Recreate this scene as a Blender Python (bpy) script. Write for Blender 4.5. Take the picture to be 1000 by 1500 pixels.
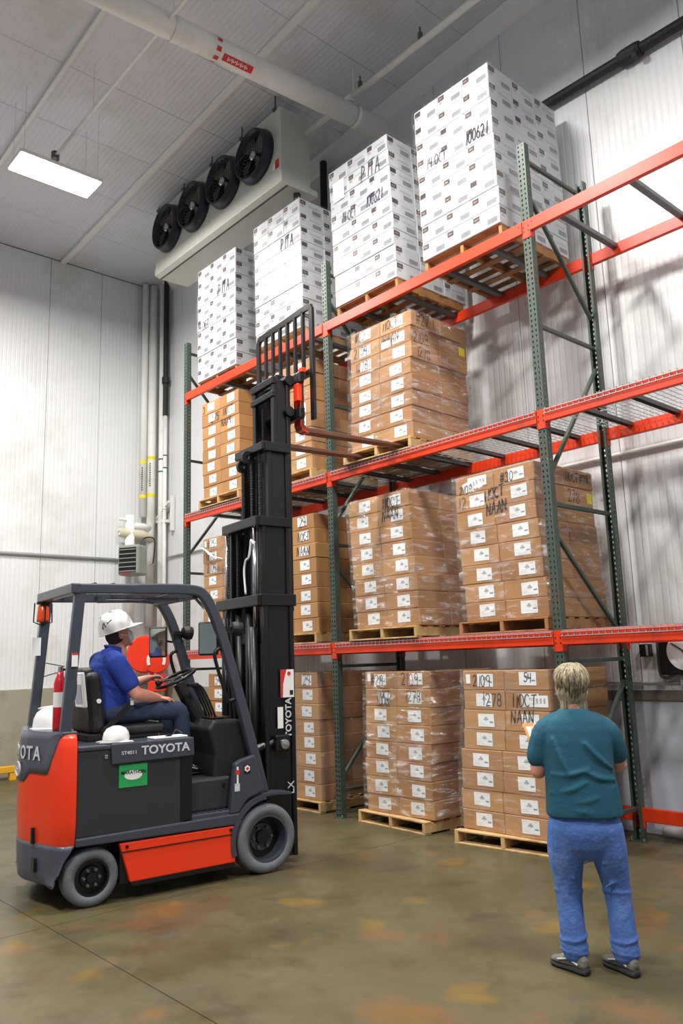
import bpy, bmesh, math, random
from mathutils import Vector, Matrix
random.seed(11)
PI = math.pi
scene = bpy.context.scene
COL = scene.collection
for o in list(bpy.data.objects):
    bpy.data.objects.remove(o, do_unlink=True)

# ------------------------------------------------------------------ camera
cam_d = bpy.data.cameras.new('camera'); cam = bpy.data.objects.new('camera', cam_d)
COL.objects.link(cam)
yaw, pitch, roll = -0.8429, 0.1819, -0.0308
F = Vector((math.sin(yaw)*math.cos(pitch), math.cos(yaw)*math.cos(pitch), math.sin(pitch)))
R0 = Vector((math.cos(yaw), -math.sin(yaw), 0)); U0v = R0.cross(F)
R = R0*math.cos(roll)+U0v*math.sin(roll); U = -R0*math.sin(roll)+U0v*math.cos(roll)
m = Matrix.Identity(4)
for i in range(3):
    m[i][0] = R[i]; m[i][1] = U[i]; m[i][2] = -F[i]
m[0][3], m[1][3], m[2][3] = 9.845, -6.018, 1.690
cam.matrix_world = m
cam_d.sensor_fit = 'VERTICAL'; cam_d.sensor_height = 36; cam_d.lens = 1175.92/1500*36
cam_d.clip_start = 0.05; cam_d.clip_end = 200
scene.camera = cam

# ------------------------------------------------------------------ world, exposure
w = bpy.data.worlds.new('world'); scene.world = w; w.use_nodes = True
bg = w.node_tree.nodes['Background']
bg.inputs[0].default_value = (0.74, 0.85, 1.0, 1); bg.inputs[1].default_value = 0.32
vs = scene.view_settings
vs.view_transform = 'Standard'; vs.look = 'None'; vs.gamma = 1; vs.exposure = 0.0
vs.use_curve_mapping = False
LAMP_W = 415            # watts of one high-bay luminaire
# (x, y, z) of the high-bay luminaires; only the first is in view
LAMPS = [(0.02, -2.25, 8.25), (5.2, -2.25, 8.25), (10.4, -2.25, 8.25),
         (2.6, -7.6, 8.25), (7.8, -7.6, 8.25)]  # unseen pair, added to brighten the truck and the standing person

# ------------------------------------------------------------------ helpers
def srgb(r, g, b):
    f = lambda c: (c/255/12.92) if c/255 <= .04045 else ((c/255+.055)/1.055)**2.4
    return (f(r), f(g), f(b), 1)

class MB:
    def __init__(s): s.v = []; s.f = []; s.uv = None
    def add(s, vs_, fs):
        n = len(s.v); s.v += [tuple(p) for p in vs_]; s.f += [tuple(i+n for i in q) for q in fs]; return s
    def box(s, x0, x1, y0, y1, z0, z1, M=None):
        p = [Vector((x, y, z)) for z in (z0, z1) for y in (y0, y1) for x in (x0, x1)]
        if M: p = [M @ q for q in p]
        return s.add(p, [(0,2,3,1),(4,5,7,6),(0,1,5,4),(2,6,7,3),(0,4,6,2),(1,3,7,5)])
    def prism(s, pts, a, b, axis='y'):
        def P(q, h):
            return {'y': (q[0], h, q[1]), 'x': (h, q[0], q[1]), 'z': (q[0], q[1], h)}[axis]
        n = len(pts)
        s.add([P(q, a) for q in pts]+[P(q, b) for q in pts],
              [tuple(range(n-1, -1, -1)), tuple(range(n, 2*n))]+[(i, (i+1) % n, n+(i+1) % n, n+i) for i in range(n)])
        return s
    def sweep(s, path, prof, up=(0, 0, 1), closed=False, caps=True, scale=None):
        path = [Vector(p) for p in path]; n = len(path); k = len(prof); base = len(s.v)
        up = Vector(up); prev = None
        for i, p in enumerate(path):
            if closed: t = path[(i+1) % n]-path[i-1]
            else: t = path[min(i+1, n-1)]-path[max(i-1, 0)]
            t = t.normalized()
            if prev is None:
                a = t.cross(up)
                if a.length < 1e-4: a = t.cross(Vector((1, 0.01, 0)))
            else: a = prev - t*prev.dot(t)
            a.normalize(); prev = a; b = a.cross(t)
            sc = scale[i] if scale else 1
            for q in prof: s.v.append(tuple(p+a*q[0]*sc+b*q[1]*sc))
        m_ = n if closed else n-1
        for i in range(m_):
            for j in range(k):
                A = base+i*k; B = base+((i+1) % n)*k
                s.f.append((A+j, A+(j+1) % k, B+(j+1) % k, B+j))
        if caps and not closed:
            s.f.append(tuple(base+j for j in range(k-1, -1, -1)))
            s.f.append(tuple(base+(n-1)*k+j for j in range(k)))
        return s
    def tube(s, path, r, seg=8, closed=False, up=(0, 0, 1)):
        rr = r if isinstance(r, (list, tuple)) else None
        pr = [(math.cos(2*PI*j/seg), math.sin(2*PI*j/seg)) for j in range(seg)]
        return s.sweep(path, pr if rr else [(a*r, b*r) for a, b in pr], up, closed, True, rr)
    def lathe(s, prof, org=(0, 0, 0), axis=(0, 0, 1), seg=24, close=False, caps=True):
        ax = Vector(axis).normalized(); a = ax.orthogonal().normalized(); b = ax.cross(a); o = Vector(org)
        base = len(s.v); k = len(prof)
        for j in range(seg):
            c, d = math.cos(2*PI*j/seg), math.sin(2*PI*j/seg)
            for r, h in prof: s.v.append(tuple(o+ax*h+(a*c+b*d)*r))
        for j in range(seg):
            A = base+j*k; B = base+((j+1) % seg)*k
            for i in range(k-1 if not close else k):
                s.f.append((A+i, B+i, B+(i+1) % k, A+(i+1) % k))
        if not close and caps:
            if prof[0][0] > 1e-6: s.f.append(tuple(base+j*k for j in range(seg-1, -1, -1)))
            if prof[-1][0] > 1e-6: s.f.append(tuple(base+j*k+k-1 for j in range(seg)))
        return s
    def loft(s, rings, caps=True):
        base = len(s.v); k = len(rings[0])
        for r in rings: s.v += [tuple(p) for p in r]
        for i in range(len(rings)-1):
            for j in range(k):
                A = base+i*k; B = A+k
                s.f.append((A+j, A+(j+1) % k, B+(j+1) % k, B+j))
        if caps:
            s.f.append(tuple(base+j for j in range(k-1, -1, -1)))
            s.f.append(tuple(base+(len(rings)-1)*k+j for j in range(k)))
        return s
    def xf(s, M):
        s.v = [tuple(M @ Vector(p)) for p in s.v]; return s
    def mesh(s, name, mat=None, smooth=False):
        me = bpy.data.meshes.new(name); me.from_pydata(s.v, [], s.f); me.update()
        bm = bmesh.new(); bm.from_mesh(me)
        bmesh.ops.remove_doubles(bm, verts=bm.verts, dist=1e-6)
        bmesh.ops.recalc_face_normals(bm, faces=bm.faces); bm.to_mesh(me); bm.free()
        if mat: me.materials.append(mat)
        if smooth:
            for p in me.polygons: p.use_smooth = True
        return me
    def obj(s, name, mat, parent=None, smooth=False, bevel=0, seg=2, loc=None):
        return link(name, s.mesh(name, mat, smooth), parent, bevel, seg, loc)

def link(name, me, parent=None, bevel=0, seg=2, loc=None, mw=None):
    o = bpy.data.objects.new(name, me); COL.objects.link(o)
    if parent: o.parent = parent
    if loc is not None: o.location = loc
    if mw is not None: o.matrix_local = mw
    if bevel:
        b = o.modifiers.new('bevel', 'BEVEL'); b.width = bevel; b.segments = seg; b.limit_method = 'ANGLE'; b.angle_limit = 0.6
    return o

def tag(o, label, cat, group=None):
    o['label'] = label; o['category'] = cat
    if group: o['group'] = group
    return o
def struct(o): o['kind'] = 'structure'; return o
def empty(name, loc=(0, 0, 0), rz=0):
    o = bpy.data.objects.new(name, None); COL.objects.link(o); o.empty_display_size = .1
    o.location = loc; o.rotation_euler = (0, 0, rz); return o
def thing(name, label, cat, loc=(0, 0, 0), rz=0, group=None): return tag(empty(name, loc, rz), label, cat, group)

def crspline(P, n=6):
    P = [Vector(p) for p in P]; out = []
    for i in range(len(P)-1):
        a = P[max(i-1, 0)]; b = P[i]; c = P[i+1]; d = P[min(i+2, len(P)-1)]
        for j in range(n):
            t = j/n
            out.append(.5*((2*b)+(c-a)*t+(2*a-5*b+4*c-d)*t*t+(3*b-a-3*c+d)*t**3))
    out.append(P[-1]); return out

def evaluated_mesh(o, name):
    dg = bpy.context.evaluated_depsgraph_get()
    me = bpy.data.meshes.new_from_object(o.evaluated_get(dg)); me.name = name; return me

def remeshed(mb, name, mat, voxel=.012, smooth=6, parent=None):
    me = mb.mesh(name+'_src'); o = bpy.data.objects.new('tmp', me); COL.objects.link(o)
    r = o.modifiers.new('r', 'REMESH'); r.mode = 'VOXEL'; r.voxel_size = voxel
    if smooth:
        sm = o.modifiers.new('s', 'SMOOTH'); sm.iterations = smooth; sm.factor = .5
    me2 = evaluated_mesh(o, name); bpy.data.objects.remove(o); bpy.data.meshes.remove(me)
    me2.materials.clear(); me2.materials.append(mat)
    for p in me2.polygons: p.use_smooth = True
    return link(name, me2, parent)

# ---- materials
def nodes(mt): return mt.node_tree.nodes, mt.node_tree.links
def mat(name, col, rough=.5, metal=0, var=.08, scale=8, bump=0, bscale=60, spec=.5, dirt=None, dscale=3, coat=0):
    mt = bpy.data.materials.new(name); mt.use_nodes = True; N, Lk = nodes(mt)
    b = N['Principled BSDF']; b.inputs['Roughness'].default_value = rough; b.inputs['Metallic'].default_value = metal
    b.inputs['Specular IOR Level'].default_value = spec; b.inputs['Coat Weight'].default_value = coat
    tc = N.new('ShaderNodeTexCoord'); nz = N.new('ShaderNodeTexNoise'); nz.inputs['Scale'].default_value = scale
    nz.inputs['Detail'].default_value = 5; Lk.new(tc.outputs['Object'], nz.inputs['Vector'])
    mx = N.new('ShaderNodeMix'); mx.data_type = 'RGBA'
    c = col if len(col) == 4 else (*col, 1)
    mx.inputs['A'].default_value = tuple(x*(1-var) for x in c[:3])+(1,)
    mx.inputs['B'].default_value = tuple(min(1, x*(1+var)) for x in c[:3])+(1,)
    Lk.new(nz.outputs['Fac'], mx.inputs['Factor']); out = mx.outputs['Result']
    if dirt:
        n2 = N.new('ShaderNodeTexNoise'); n2.inputs['Scale'].default_value = dscale; n2.inputs['Detail'].default_value = 8
        n2.inputs['Roughness'].default_value = .7
        Lk.new(tc.outputs['Object'], n2.inputs['Vector'])
        rp = N.new('ShaderNodeMapRange'); rp.inputs['From Min'].default_value = .52; rp.inputs['From Max'].default_value = .75
        Lk.new(n2.outputs['Fac'], rp.inputs['Value'])
        m2 = N.new('ShaderNodeMix'); m2.data_type = 'RGBA'; Lk.new(rp.outputs['Result'], m2.inputs['Factor'])
        Lk.new(out, m2.inputs['A']); m2.inputs['B'].default_value = dirt if len(dirt) == 4 else (*dirt, 1); out = m2.outputs['Result']
    Lk.new(out, b.inputs['Base Color'])
    if bump:
        n3 = N.new('ShaderNodeTexNoise'); n3.inputs['Scale'].default_value = bscale; n3.inputs['Detail'].default_value = 4
        Lk.new(tc.outputs['Object'], n3.inputs['Vector'])
        bp = N.new('ShaderNodeBump'); bp.inputs['Strength'].default_value = bump; bp.inputs['Distance'].default_value = .02
        Lk.new(n3.outputs['Fac'], bp.inputs['Height']); Lk.new(bp.outputs['Normal'], b.inputs['Normal'])
    return mt
def emis(name, col, st):
    mt = bpy.data.materials.new(name); mt.use_nodes = True; N, Lk = nodes(mt)
    b = N['Principled BSDF']; b.inputs['Base Color'].default_value = (*col[:3], 1)
    b.inputs['Emission Color'].default_value = (*col[:3], 1); b.inputs['Emission Strength'].default_value = st
    return mt
def glass(name, col=(1, 1, 1, 1), rough=.02):
    mt = bpy.data.materials.new(name); mt.use_nodes = True; b = mt.node_tree.nodes['Principled BSDF']
    b.inputs['Base Color'].default_value = col; b.inputs['Roughness'].default_value = rough; b.inputs['Metallic'].default_value = .9
    return mt

M = {}
M['orange'] = mat('rack_orange', srgb(220, 58, 16), .42, var=.06, dirt=srgb(150, 48, 26), dscale=2.2)
M['green'] = mat('rack_green', srgb(62, 76, 68), .5, var=.12, dirt=srgb(86, 74, 50), dscale=1.6)
M['galv'] = mat('galvanised', srgb(176, 178, 182), .4, .25, var=.1)
M['chan'] = mat('grey_channel', srgb(96, 98, 102), .45, .3, var=.15)
M['wood'] = mat('pallet_wood', srgb(196, 162, 112), .75, var=.22, scale=14, dirt=srgb(150, 108, 66), dscale=5, bump=.1)
M['wood2'] = mat('pallet_wood_brown', srgb(158, 112, 70), .75, var=.25, scale=14, dirt=srgb(110, 72, 44), dscale=5, bump=.1)
M['black'] = mat('black_paint', srgb(17, 17, 19), .35, var=.1)
M['rubberblk'] = mat('black_plastic', srgb(26, 26, 28), .6, var=.1)
M['slate'] = mat('slate_paint', srgb(62, 66, 78), .36, var=.06, coat=.2)
M['slate2'] = mat('slate_cast_paint', srgb(74, 78, 94), .4, var=.08, dirt=srgb(96, 98, 108), dscale=6, coat=.2)
M['battery'] = mat('charcoal_panel', srgb(44, 47, 50), .5, var=.08)
M['flor'] = mat('truck_orange', srgb(243, 58, 20), .3, var=.03, coat=.4)
M['tire'] = mat('grey_tyre', srgb(104, 108, 114), .8, var=.14, scale=20, dirt=srgb(124, 128, 134), dscale=8, bump=.15)
M['steel'] = mat('polished_steel', srgb(210, 212, 215), .2, 1.0, var=.05)
M['fork'] = mat('worn_fork_steel', srgb(120, 84, 68), .5, .5, var=.2, dirt=srgb(92, 62, 52), dscale=6)
M['white'] = mat('white_paint', srgb(232, 232, 230), .45, var=.03)
M['whiteplast'] = mat('white_plastic', srgb(240, 240, 240), .25, var=.02, coat=.4)
M['pipe'] = mat('white_pipe', srgb(236, 236, 232), .5, var=.04, dirt=srgb(206, 203, 192), dscale=1.5)
M['red'] = mat('red_paint', srgb(206, 24, 34), .3, var=.05, coat=.3)
M['marker'] = mat('black_marker', srgb(30, 26, 28), .8, var=.1)
M['bluemark'] = mat('blue_black_marker', srgb(34, 34, 66), .8, var=.1)
M['letter'] = mat('silver_lettering', srgb(206, 208, 214), .4, var=.02)
M['yellow'] = mat('yellow_paper', srgb(236, 220, 40), .7, var=.05)
M['yellowp'] = mat('yellow_paint', srgb(226, 170, 40), .5, var=.08)
M['paper'] = mat('white_paper', srgb(238, 238, 238), .7, var=.03)
M['greenst'] = mat('green_sticker', srgb(36, 160, 84), .5, var=.25, scale=14)
M['redst'] = mat('red_sticker', srgb(206, 44, 40), .5, var=.05)
M['skin'] = mat('skin', srgb(214, 150, 128), .5, var=.1, scale=20)
M['blueshirt'] = mat('blue_cotton', srgb(38, 66, 158), .85, var=.12, bump=.25, bscale=30)
M['tealshirt'] = mat('teal_cotton', srgb(28, 86, 106), .85, var=.1, bump=.2, bscale=25)
M['jean'] = mat('blue_denim', srgb(76, 110, 176), .85, var=.28, scale=9, bump=.35, bscale=30, dirt=srgb(126, 154, 206), dscale=3.5)
M['jeandark'] = mat('dark_denim', srgb(44, 56, 82), .85, var=.15, bump=.2)
M['conc'] = mat('kerb_concrete', srgb(158, 152, 134), .85, var=.1, scale=2.5, dirt=srgb(128, 122, 104), dscale=1.2, bump=.1)
M['kerbpale'] = mat('kerb_pale_blue_grey', srgb(196, 202, 214), .6, var=.06, scale=3, dirt=srgb(166, 166, 168), dscale=1)
M['mirror'] = glass('mirror_glass', srgb(178, 184, 176), .06)
M['lens'] = mat('amber_lens', srgb(226, 76, 20), .2, var=.05, coat=.5)
M['heater'] = mat('heater_grey', srgb(142, 146, 136), .45, var=.06)
M['evap'] = mat('evaporator_white', srgb(206, 205, 196), .4, var=.04)
M['shroud'] = mat('fan_shroud', srgb(42, 44, 56), .3, .3, var=.1)
M['hair'] = None
# ------------------------------------------------------------------ the room
WX, WY = -3.74, 1.40                       # planes of the end wall and of the wall behind the rack
def zc(x): return 9.08+0.045*(x-WX)        # the roof rises a little along the rack

def panel_mat(name, axis, base=srgb(226, 227, 229)):
    mt = mat(name, base, .42, var=.04, scale=.7, dirt=srgb(200, 199, 194), dscale=.55)
    N, Lk = nodes(mt); b = N['Principled BSDF']
    tc = N.new('ShaderNodeTexCoord'); wv = N.new('ShaderNodeTexWave'); wv.wave_type = 'BANDS'
    wv.bands_direction = axis; wv.inputs['Scale'].default_value = 4.2; wv.inputs['Distortion'].default_value = 0
    Lk.new(tc.outputs['Object'], wv.inputs['Vector'])
    pw = N.new('ShaderNodeMath'); pw.operation = 'POWER'; pw.inputs[1].default_value = 6; Lk.new(wv.outputs['Fac'], pw.inputs[0])
    bp = N.new('ShaderNodeBump'); bp.inputs['Strength'].default_value = .5; bp.inputs['Distance'].default_value = .008; bp.invert = True
    Lk.new(pw.outputs[0], bp.inputs['Height']); Lk.new(bp.outputs['Normal'], b.inputs['Normal'])
    return mt
M['panelx'] = panel_mat('ribbed_panel_rack_wall', 'X'); M['panely'] = panel_mat('ribbed_panel_end_wall', 'Y')
M['ceil'] = panel_mat('ceiling_panel', 'Y', srgb(218, 219, 226))
M['joint'] = mat('dark_joint', srgb(96, 94, 92), .8)

# floor
def floor_mat():
    mt = bpy.data.materials.new('stained_concrete'); mt.use_nodes = True; N, Lk = nodes(mt); b = N['Principled BSDF']
    tc = N.new('ShaderNodeTexCoord')
    def noise(sc, det=6, rg=.6):
        n = N.new('ShaderNodeTexNoise'); n.inputs['Scale'].default_value = sc; n.inputs['Detail'].default_value = det
        n.inputs['Roughness'].default_value = rg; Lk.new(tc.outputs['Object'], n.inputs['Vector']); return n
    def rng(n, a, c):
        r = N.new('ShaderNodeMapRange'); r.inputs['From Min'].default_value = a; r.inputs['From Max'].default_value = c
        Lk.new(n.outputs['Fac'], r.inputs['Value']); return r
    def mix(fac, A, B, k=1):
        m_ = N.new('ShaderNodeMix'); m_.data_type = 'RGBA'
        if k != 1:
            q = N.new('ShaderNodeMath'); q.operation = 'MULTIPLY'; q.inputs[1].default_value = k; Lk.new(fac, q.inputs[0]); fac = q.outputs[0]
        Lk.new(fac, m_.inputs['Factor'])
        for s_, c in (('A', A), ('B', B)):
            if isinstance(c, tuple): m_.inputs[s_].default_value = c
            else: Lk.new(c, m_.inputs[s_])
        return m_.outputs['Result']
    c = mix(rng(noise(.8, 5), .35, .65).outputs[0], srgb(80, 73, 50), srgb(95, 87, 62))
    c = mix(rng(noise(2.3, 8, .7), .5, .72).outputs[0], c, srgb(62, 55, 40), .8)
    c = mix(rng(noise(1.25, 4, .55), .58, .70).outputs[0], c, srgb(128, 86, 42), .5)
    c = mix(rng(noise(1.7, 3, .5), .62, .74).outputs[0], c, srgb(146, 108, 34), .5)
    c = mix(rng(noise(22, 3, .8), .66, .78).outputs[0], c, srgb(146, 138, 118), .35)
    Lk.new(c, b.inputs['Base Color'])
    r = rng(noise(3, 6), .3, .7); r.inputs['To Min'].default_value = .3; r.inputs['To Max'].default_value = .55
    Lk.new(r.outputs[0], b.inputs['Roughness'])
    bp = N.new('ShaderNodeBump'); bp.inputs['Strength'].default_value = .06; bp.inputs['Distance'].default_value = .01
    Lk.new(noise(30, 4).outputs['Fac'], bp.inputs['Height']); Lk.new(bp.outputs['Normal'], b.inputs['Normal'])
    return mt
M['floor'] = floor_mat()
fl = struct(MB().box(-4.2, 16, -13, 1.8, -.25, -.006).obj('floor', mat('floor_joint', srgb(84, 78, 64), .9)))
xs = [-4.2, -.6, 4.2, 9.0, 16]; ys = [-13, -8.5, -3.72, 1.8]
for i in range(len(xs)-1):
    for j in range(len(ys)-1):
        g = .003
        MB().box(xs[i]+g, xs[i+1]-g, ys[j]+g, ys[j+1]-g, -.006, 0).obj('concrete_slab', M['floor'], fl)

# wall behind the rack and end wall: insulated metal panels above a concrete kerb
wb = struct(MB().box(WX-.3, 16, WY+.03, WY+.3, 0, 9.95).obj('wall_back', M['joint']))
seam0 = 5.81; k = -9; pts = []
while seam0+k*1.09 < 16: pts.append(seam0+k*1.09); k += 1
pts = [WX]+[p for p in pts if p > WX+.2]
for a, c in zip(pts[:-1], pts[1:]):
    MB().box(a+.004, c-.004, WY, WY+.03, 1.26, zc(c)-.01).obj('wall_panel', M['panelx'], wb, bevel=.004, seg=1)
MB().box(WX, .6, WY-.05, WY+.03, 0, 1.32).obj('concrete_kerb', M['conc'], wb, bevel=.01)
MB().box(.6, 15.9, WY-.05, WY+.03, 0, 1.22).obj('pale_kerb', M['kerbpale'], wb, bevel=.01)  # pale blue-grey length of the kerb
MB().box(.6, 15.9, WY-.07, WY+.03, 1.22, 1.315).obj('kerb_cap', mat('dusty_cap', srgb(112, 106, 96), .8), wb, bevel=.006)

wl = struct(MB().box(WX-.3, WX-.03, -13, WY+.3, 0, 9.95).obj('wall_left', M['joint']))
ps = [WY]; y = .159
while y > -12.9: ps.append(y); y -= .985
for a, c in zip(ps[:-1], ps[1:]):
    MB().box(WX-.03, WX, c+.004, a-.004, 1.36, zc(WX)-.01).obj('wall_panel', M['panely'], wl, bevel=.004, seg=1)
MB().box(WX-.03, WX+.05, -12.9, WY, 0, 1.375).obj('concrete_kerb', M['conc'], wl, bevel=.01)

# ceiling
ce = struct(MB().add([(x, y, zc(x)+h) for h in (.04, .3) for x in (WX-.3, 16) for y in (-13, 1.7)],
            [(0,1,3,2),(4,5,7,6),(0,1,5,4),(2,3,7,6),(0,2,6,4),(1,3,7,5)]).obj('ceiling', mat('ceiling_joint', srgb(150, 150, 152), .8)))
x = WX
while x < 15.5:
    a, c = x+.0025, x+1.15-.0025
    MB().add([(q, y, zc(q)+h) for h in (0, .04) for q in (a, c) for y in (-13, WY)],
             [(0,1,3,2),(4,5,7,6),(0,1,5,4),(2,3,7,6),(0,2,6,4),(1,3,7,5)]).obj('ceiling_panel', M['ceil'], ce, bevel=.002, seg=1)
    x += 1.15
# battens on the ceiling, cove along the rack wall
def batten(name, y, w_, h=.05, x0=WX, x1=14):
    return struct(MB().add([(q, yy, zc(q)-d) for d in (.001, h) for q in (x0, x1) for yy in (y-w_/2, y+w_/2)],
             [(0,1,3,2),(4,5,7,6),(0,1,5,4),(2,3,7,6),(0,2,6,4),(1,3,7,5)]).obj(name, M['white'], None, bevel=.006))
batten('trim_1', -.62, .10); batten('trim_2', -2.5, .05); batten('trim_3', -4.6, .10)
struct(MB().add([(q, yy, zc(q)-d) for q in (WX, 14) for yy, d in ((WY, .001), (WY-.17, .001), (WY-.15, .03), (WY-.03, .17), (WY, .19))],
       [(0,1,2,3,4),(9,8,7,6,5)]+[(i, (i+1) % 5, 5+(i+1) % 5, 5+i) for i in range(5)]).obj('trim_4', M['white']))
struct(MB().prism([(WX+.001, WY-.001), (WX+.05, WY-.001), (WX+.001, WY-.05)], 1.4, 9.05, 'z').obj('trim_5', M['white']))

# ------------------------------------------------------------------ luminaires
M['diff'] = emis('lit_diffuser', (1.0, .985, .96), 9)
def high_bay(i, p):
    x, y, z = p
    t = thing('high_bay_light', ('lit white rectangular high-bay light hanging on wires under the ceiling', 'high-bay light above the aisle facing the middle bay',
              'high-bay light above the aisle past the empty bay', 'unseen high-bay light added as fill over the floor behind the forklift', 'unseen high-bay light added as fill over the floor behind the standing person')[i], 'ceiling light', p, 0, 'high-bay lights')
    MB().box(-.25, .25, -.56, .56, .0, .05).obj('housing', M['white'], t, bevel=.012)
    MB().box(-.235, .235, -.545, .545, -.018, .0).obj('diffuser', M['diff'], t, bevel=.008)
    for sx, sy in ((-.2, -.5), (.2, -.5), (-.2, .5), (.2, .5)):
        MB().tube([(sx, sy, .05), (sx, sy, zc(x+sx)-z)], .0022, 5).obj('hanger_wire', M['galv'], t)
    MB().tube([(-.06, .04, .05), (-.06, .04, .36)], .006, 5).obj('power_cord', M['chan'], t)
    ld = bpy.data.lights.new('lamp', 'AREA'); ld.shape = 'RECTANGLE'; ld.size = .46; ld.size_y = 1.08
    ld.energy = LAMP_W; ld.color = (1.0, .965, .91)
    lo = bpy.data.objects.new('lamp', ld); COL.objects.link(lo); lo.parent = t; lo.location = (0, 0, -.03)
for i, p in enumerate(LAMPS): high_bay(i, p)
t = thing('ceiling_conduit', 'thin grey conduit under the ceiling with a round box above the light', 'conduit', (-.1, -2.22, 8.62))
MB().tube([(0, 0, 0), (9, 0, 0)], .022, 8).obj('conduit', M['pipe'], t, smooth=True)
MB().lathe([(0, -.05), (.055, -.05), (.055, .05), (0, .05)], seg=14).obj('junction_box', M['chan'], t)
for x in (1.2, 3.6, 6, 8.4): MB().tube([(x, 0, 0), (x, 0, zc(x-.1)-8.62)], .005, 5).obj('hanger_rod', M['pipe'], t)

# ------------------------------------------------------------------ pipes
def pipe(name, label, pts, r, m_, seg=14, extra=None, cat='pipe'):
    o = MB().tube(pts, r, seg).obj(name, m_, None, smooth=False)
    for p in o.data.polygons: p.use_smooth = len(p.vertices) == 4
    return tag(o, label, cat)
mp = pipe('ceiling_pipe', 'large white insulated pipe with a red label running under the ceiling', [(2.62, -6, 8.64), (3.12, 1.05, 8.64)], .135, M['pipe'], 24)
dv = Vector((.5, 7.05, 0)).normalized(); nv = Vector((dv.y, -dv.x, 0))
def on_pipe(yy, ang, r=.137):
    p = Vector((2.62, -6, 8.64))+dv*((yy+6)/dv.y); return p+nv*r*math.cos(ang)+Vector((0, 0, r*math.sin(ang)))
def pipe_patch(y0, y1, a0, a1, m_, name, n=6, r=.1375):
    mb = MB(); k = n+1
    vsx = [on_pipe(yy, a0+(a1-a0)*i/n, r) for yy in (y0, y1) for i in range(k)]
    mb.add(vsx, [(i, i+1, k+i+1, k+i) for i in range(n)]); return mb.obj(name, m_, mp)
for q in range(16):
    if q % 2 == 0: pipe_patch(-1.62, -1.56, 2*PI*q/16, 2*PI*(q+1)/16, M['redst'], 'red_arrow_band')
pipe_patch(-1.52, -1.13, -1.35, -.72, M['redst'], 'red_label')
for q in range(14):
    yy = -1.46+.019*q; pipe_patch(yy, yy+.010, -1.22+.08*(q % 3), -.86-.06*((q*2) % 3), M['paper'], 'label_lettering', r=.1385)
for yy in (-4.6, -2.1, .45):
    MB().tube([on_pipe(yy, PI/2, .135), on_pipe(yy, PI/2, .135)+Vector((0, 0, zc(2.9)-8.775))], .008, 6).obj('hanger_rod', M['pipe'], mp)
    pipe_patch(yy-.025, yy+.025, 0, 2*PI, M['pipe'], 'clamp', 18, .142)
sp = pipe('sprinkler_pipe', 'thin white pipe along the ceiling over the rack', [(2.2, .36, 8.84), (9, .36, 8.84)], .042, M['pipe'], 12)
for x in (3.3, 4.35): 
    MB().lathe([(.0, -.06), (.03, -.06), (.03, .04), (.012, .05), (.012, .12), (0, .12)], (x, .36, 8.93), seg=8).obj('pipe_fitting', M['chan'], sp)
MB().lathe([(.055, -.07), (.055, .07)], (3.09, .36, 8.84), (1, 0, 0), 14).obj('clamp', M['pipe'], sp)
bp_ = pipe('black_insulated_pipe', 'black insulated pipe along the wall above the top shelf', [(2.2, 1.31, 7.93), (2.2+7.5, 1.31, 7.80)], .055, M['rubberblk'], 14)
MB().lathe([(.0, -.14), (.075, -.14), (.085, -.1), (.085, .06), (.075, .1), (0, .1)], (6.42, 1.31, 7.857), (1, 0, 0), 14).obj('coupling', M['rubberblk'], bp_)
MB().box(6.45, 6.51, 1.22, 1.3, 7.73, 7.79).obj('clamp', M['rubberblk'], bp_, bevel=.01)
MB().tube([(2.2, 1.31, 7.93), (1.43, 1.31, 7.93), (1.43, 1.31, 8.0), (1.45, 1.31, 9.2)], .055, 12).obj('riser', M['rubberblk'], bp_)
MB().lathe([(0, 0), (.09, 0), (.09, .3), (0, .3)], (1.43, 1.31, 7.8), seg=14).obj('coupling', M['rubberblk'], bp_)
# risers in the corner
MB_ = MB
for x, y, r, lb, bz in ((-3.60, 1.00, .062, 'slimmer white riser pipe with yellow bands on the end wall', (5.46, 4.80)), (-3.60, 1.17, .085, 'thick white riser pipe with yellow bands in the corner', (5.56, 4.84))):
    o = pipe('riser_pipe', lb, [(x, y, 2.4 if r > .07 else 4.42), (x, y, 9.06)], r, M['pipe'], 16)
    for z in bz: MB().lathe([(r+.002, -.03), (r+.002, .03)], (x, y, z), seg=16).obj('yellow_band', M['yellow'], o)
    mb = MB()
    for q in range(11):
        z = bz[0]-.12-q*.042; mb.box(x+r*.72, x+r*.72+.004, y-r*.72-.012, y-r*.72+.012, z-.014, z+.012, None)
    mb.obj('black_lettering', M['marker'], o)
thick_riser = o
gb = mat('green_band', srgb(24, 92, 70), .5)
for x, r, lb, top in ((-3.42, .056, 'white vertical conduit beside the corner pipes', 9.1), (-3.285, .036, 'thin white vertical conduit with black upper length', 6.35)):
    o = pipe('wall_conduit', lb, [(x, 1.28, .35), (x, 1.28, top)], r, M['pipe'], 12)
    for z in (5.52, 5.28): MB().lathe([(r+.002, -.012), (r+.002, .012)], (x, 1.28, z+(.05 if r < .05 else 0)), seg=12).obj('green_band', gb, o)
    if r < .05:
        MB().tube([(x, 1.28, 6.35), (x, 1.28, 9.1)], .05, 12).obj('black_sleeve', M['rubberblk'], o)
        MB().lathe([(0, -.07), (.075, -.06), (.075, .06), (0, .07)], (x, 1.28, 7.05), seg=12).obj('joint_collar', M['rubberblk'], o)
        MB().lathe([(.048, -.06), (.048, .06)], (x, 1.28, 4.6), seg=12).obj('coupling', M['pipe'], o)
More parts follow.
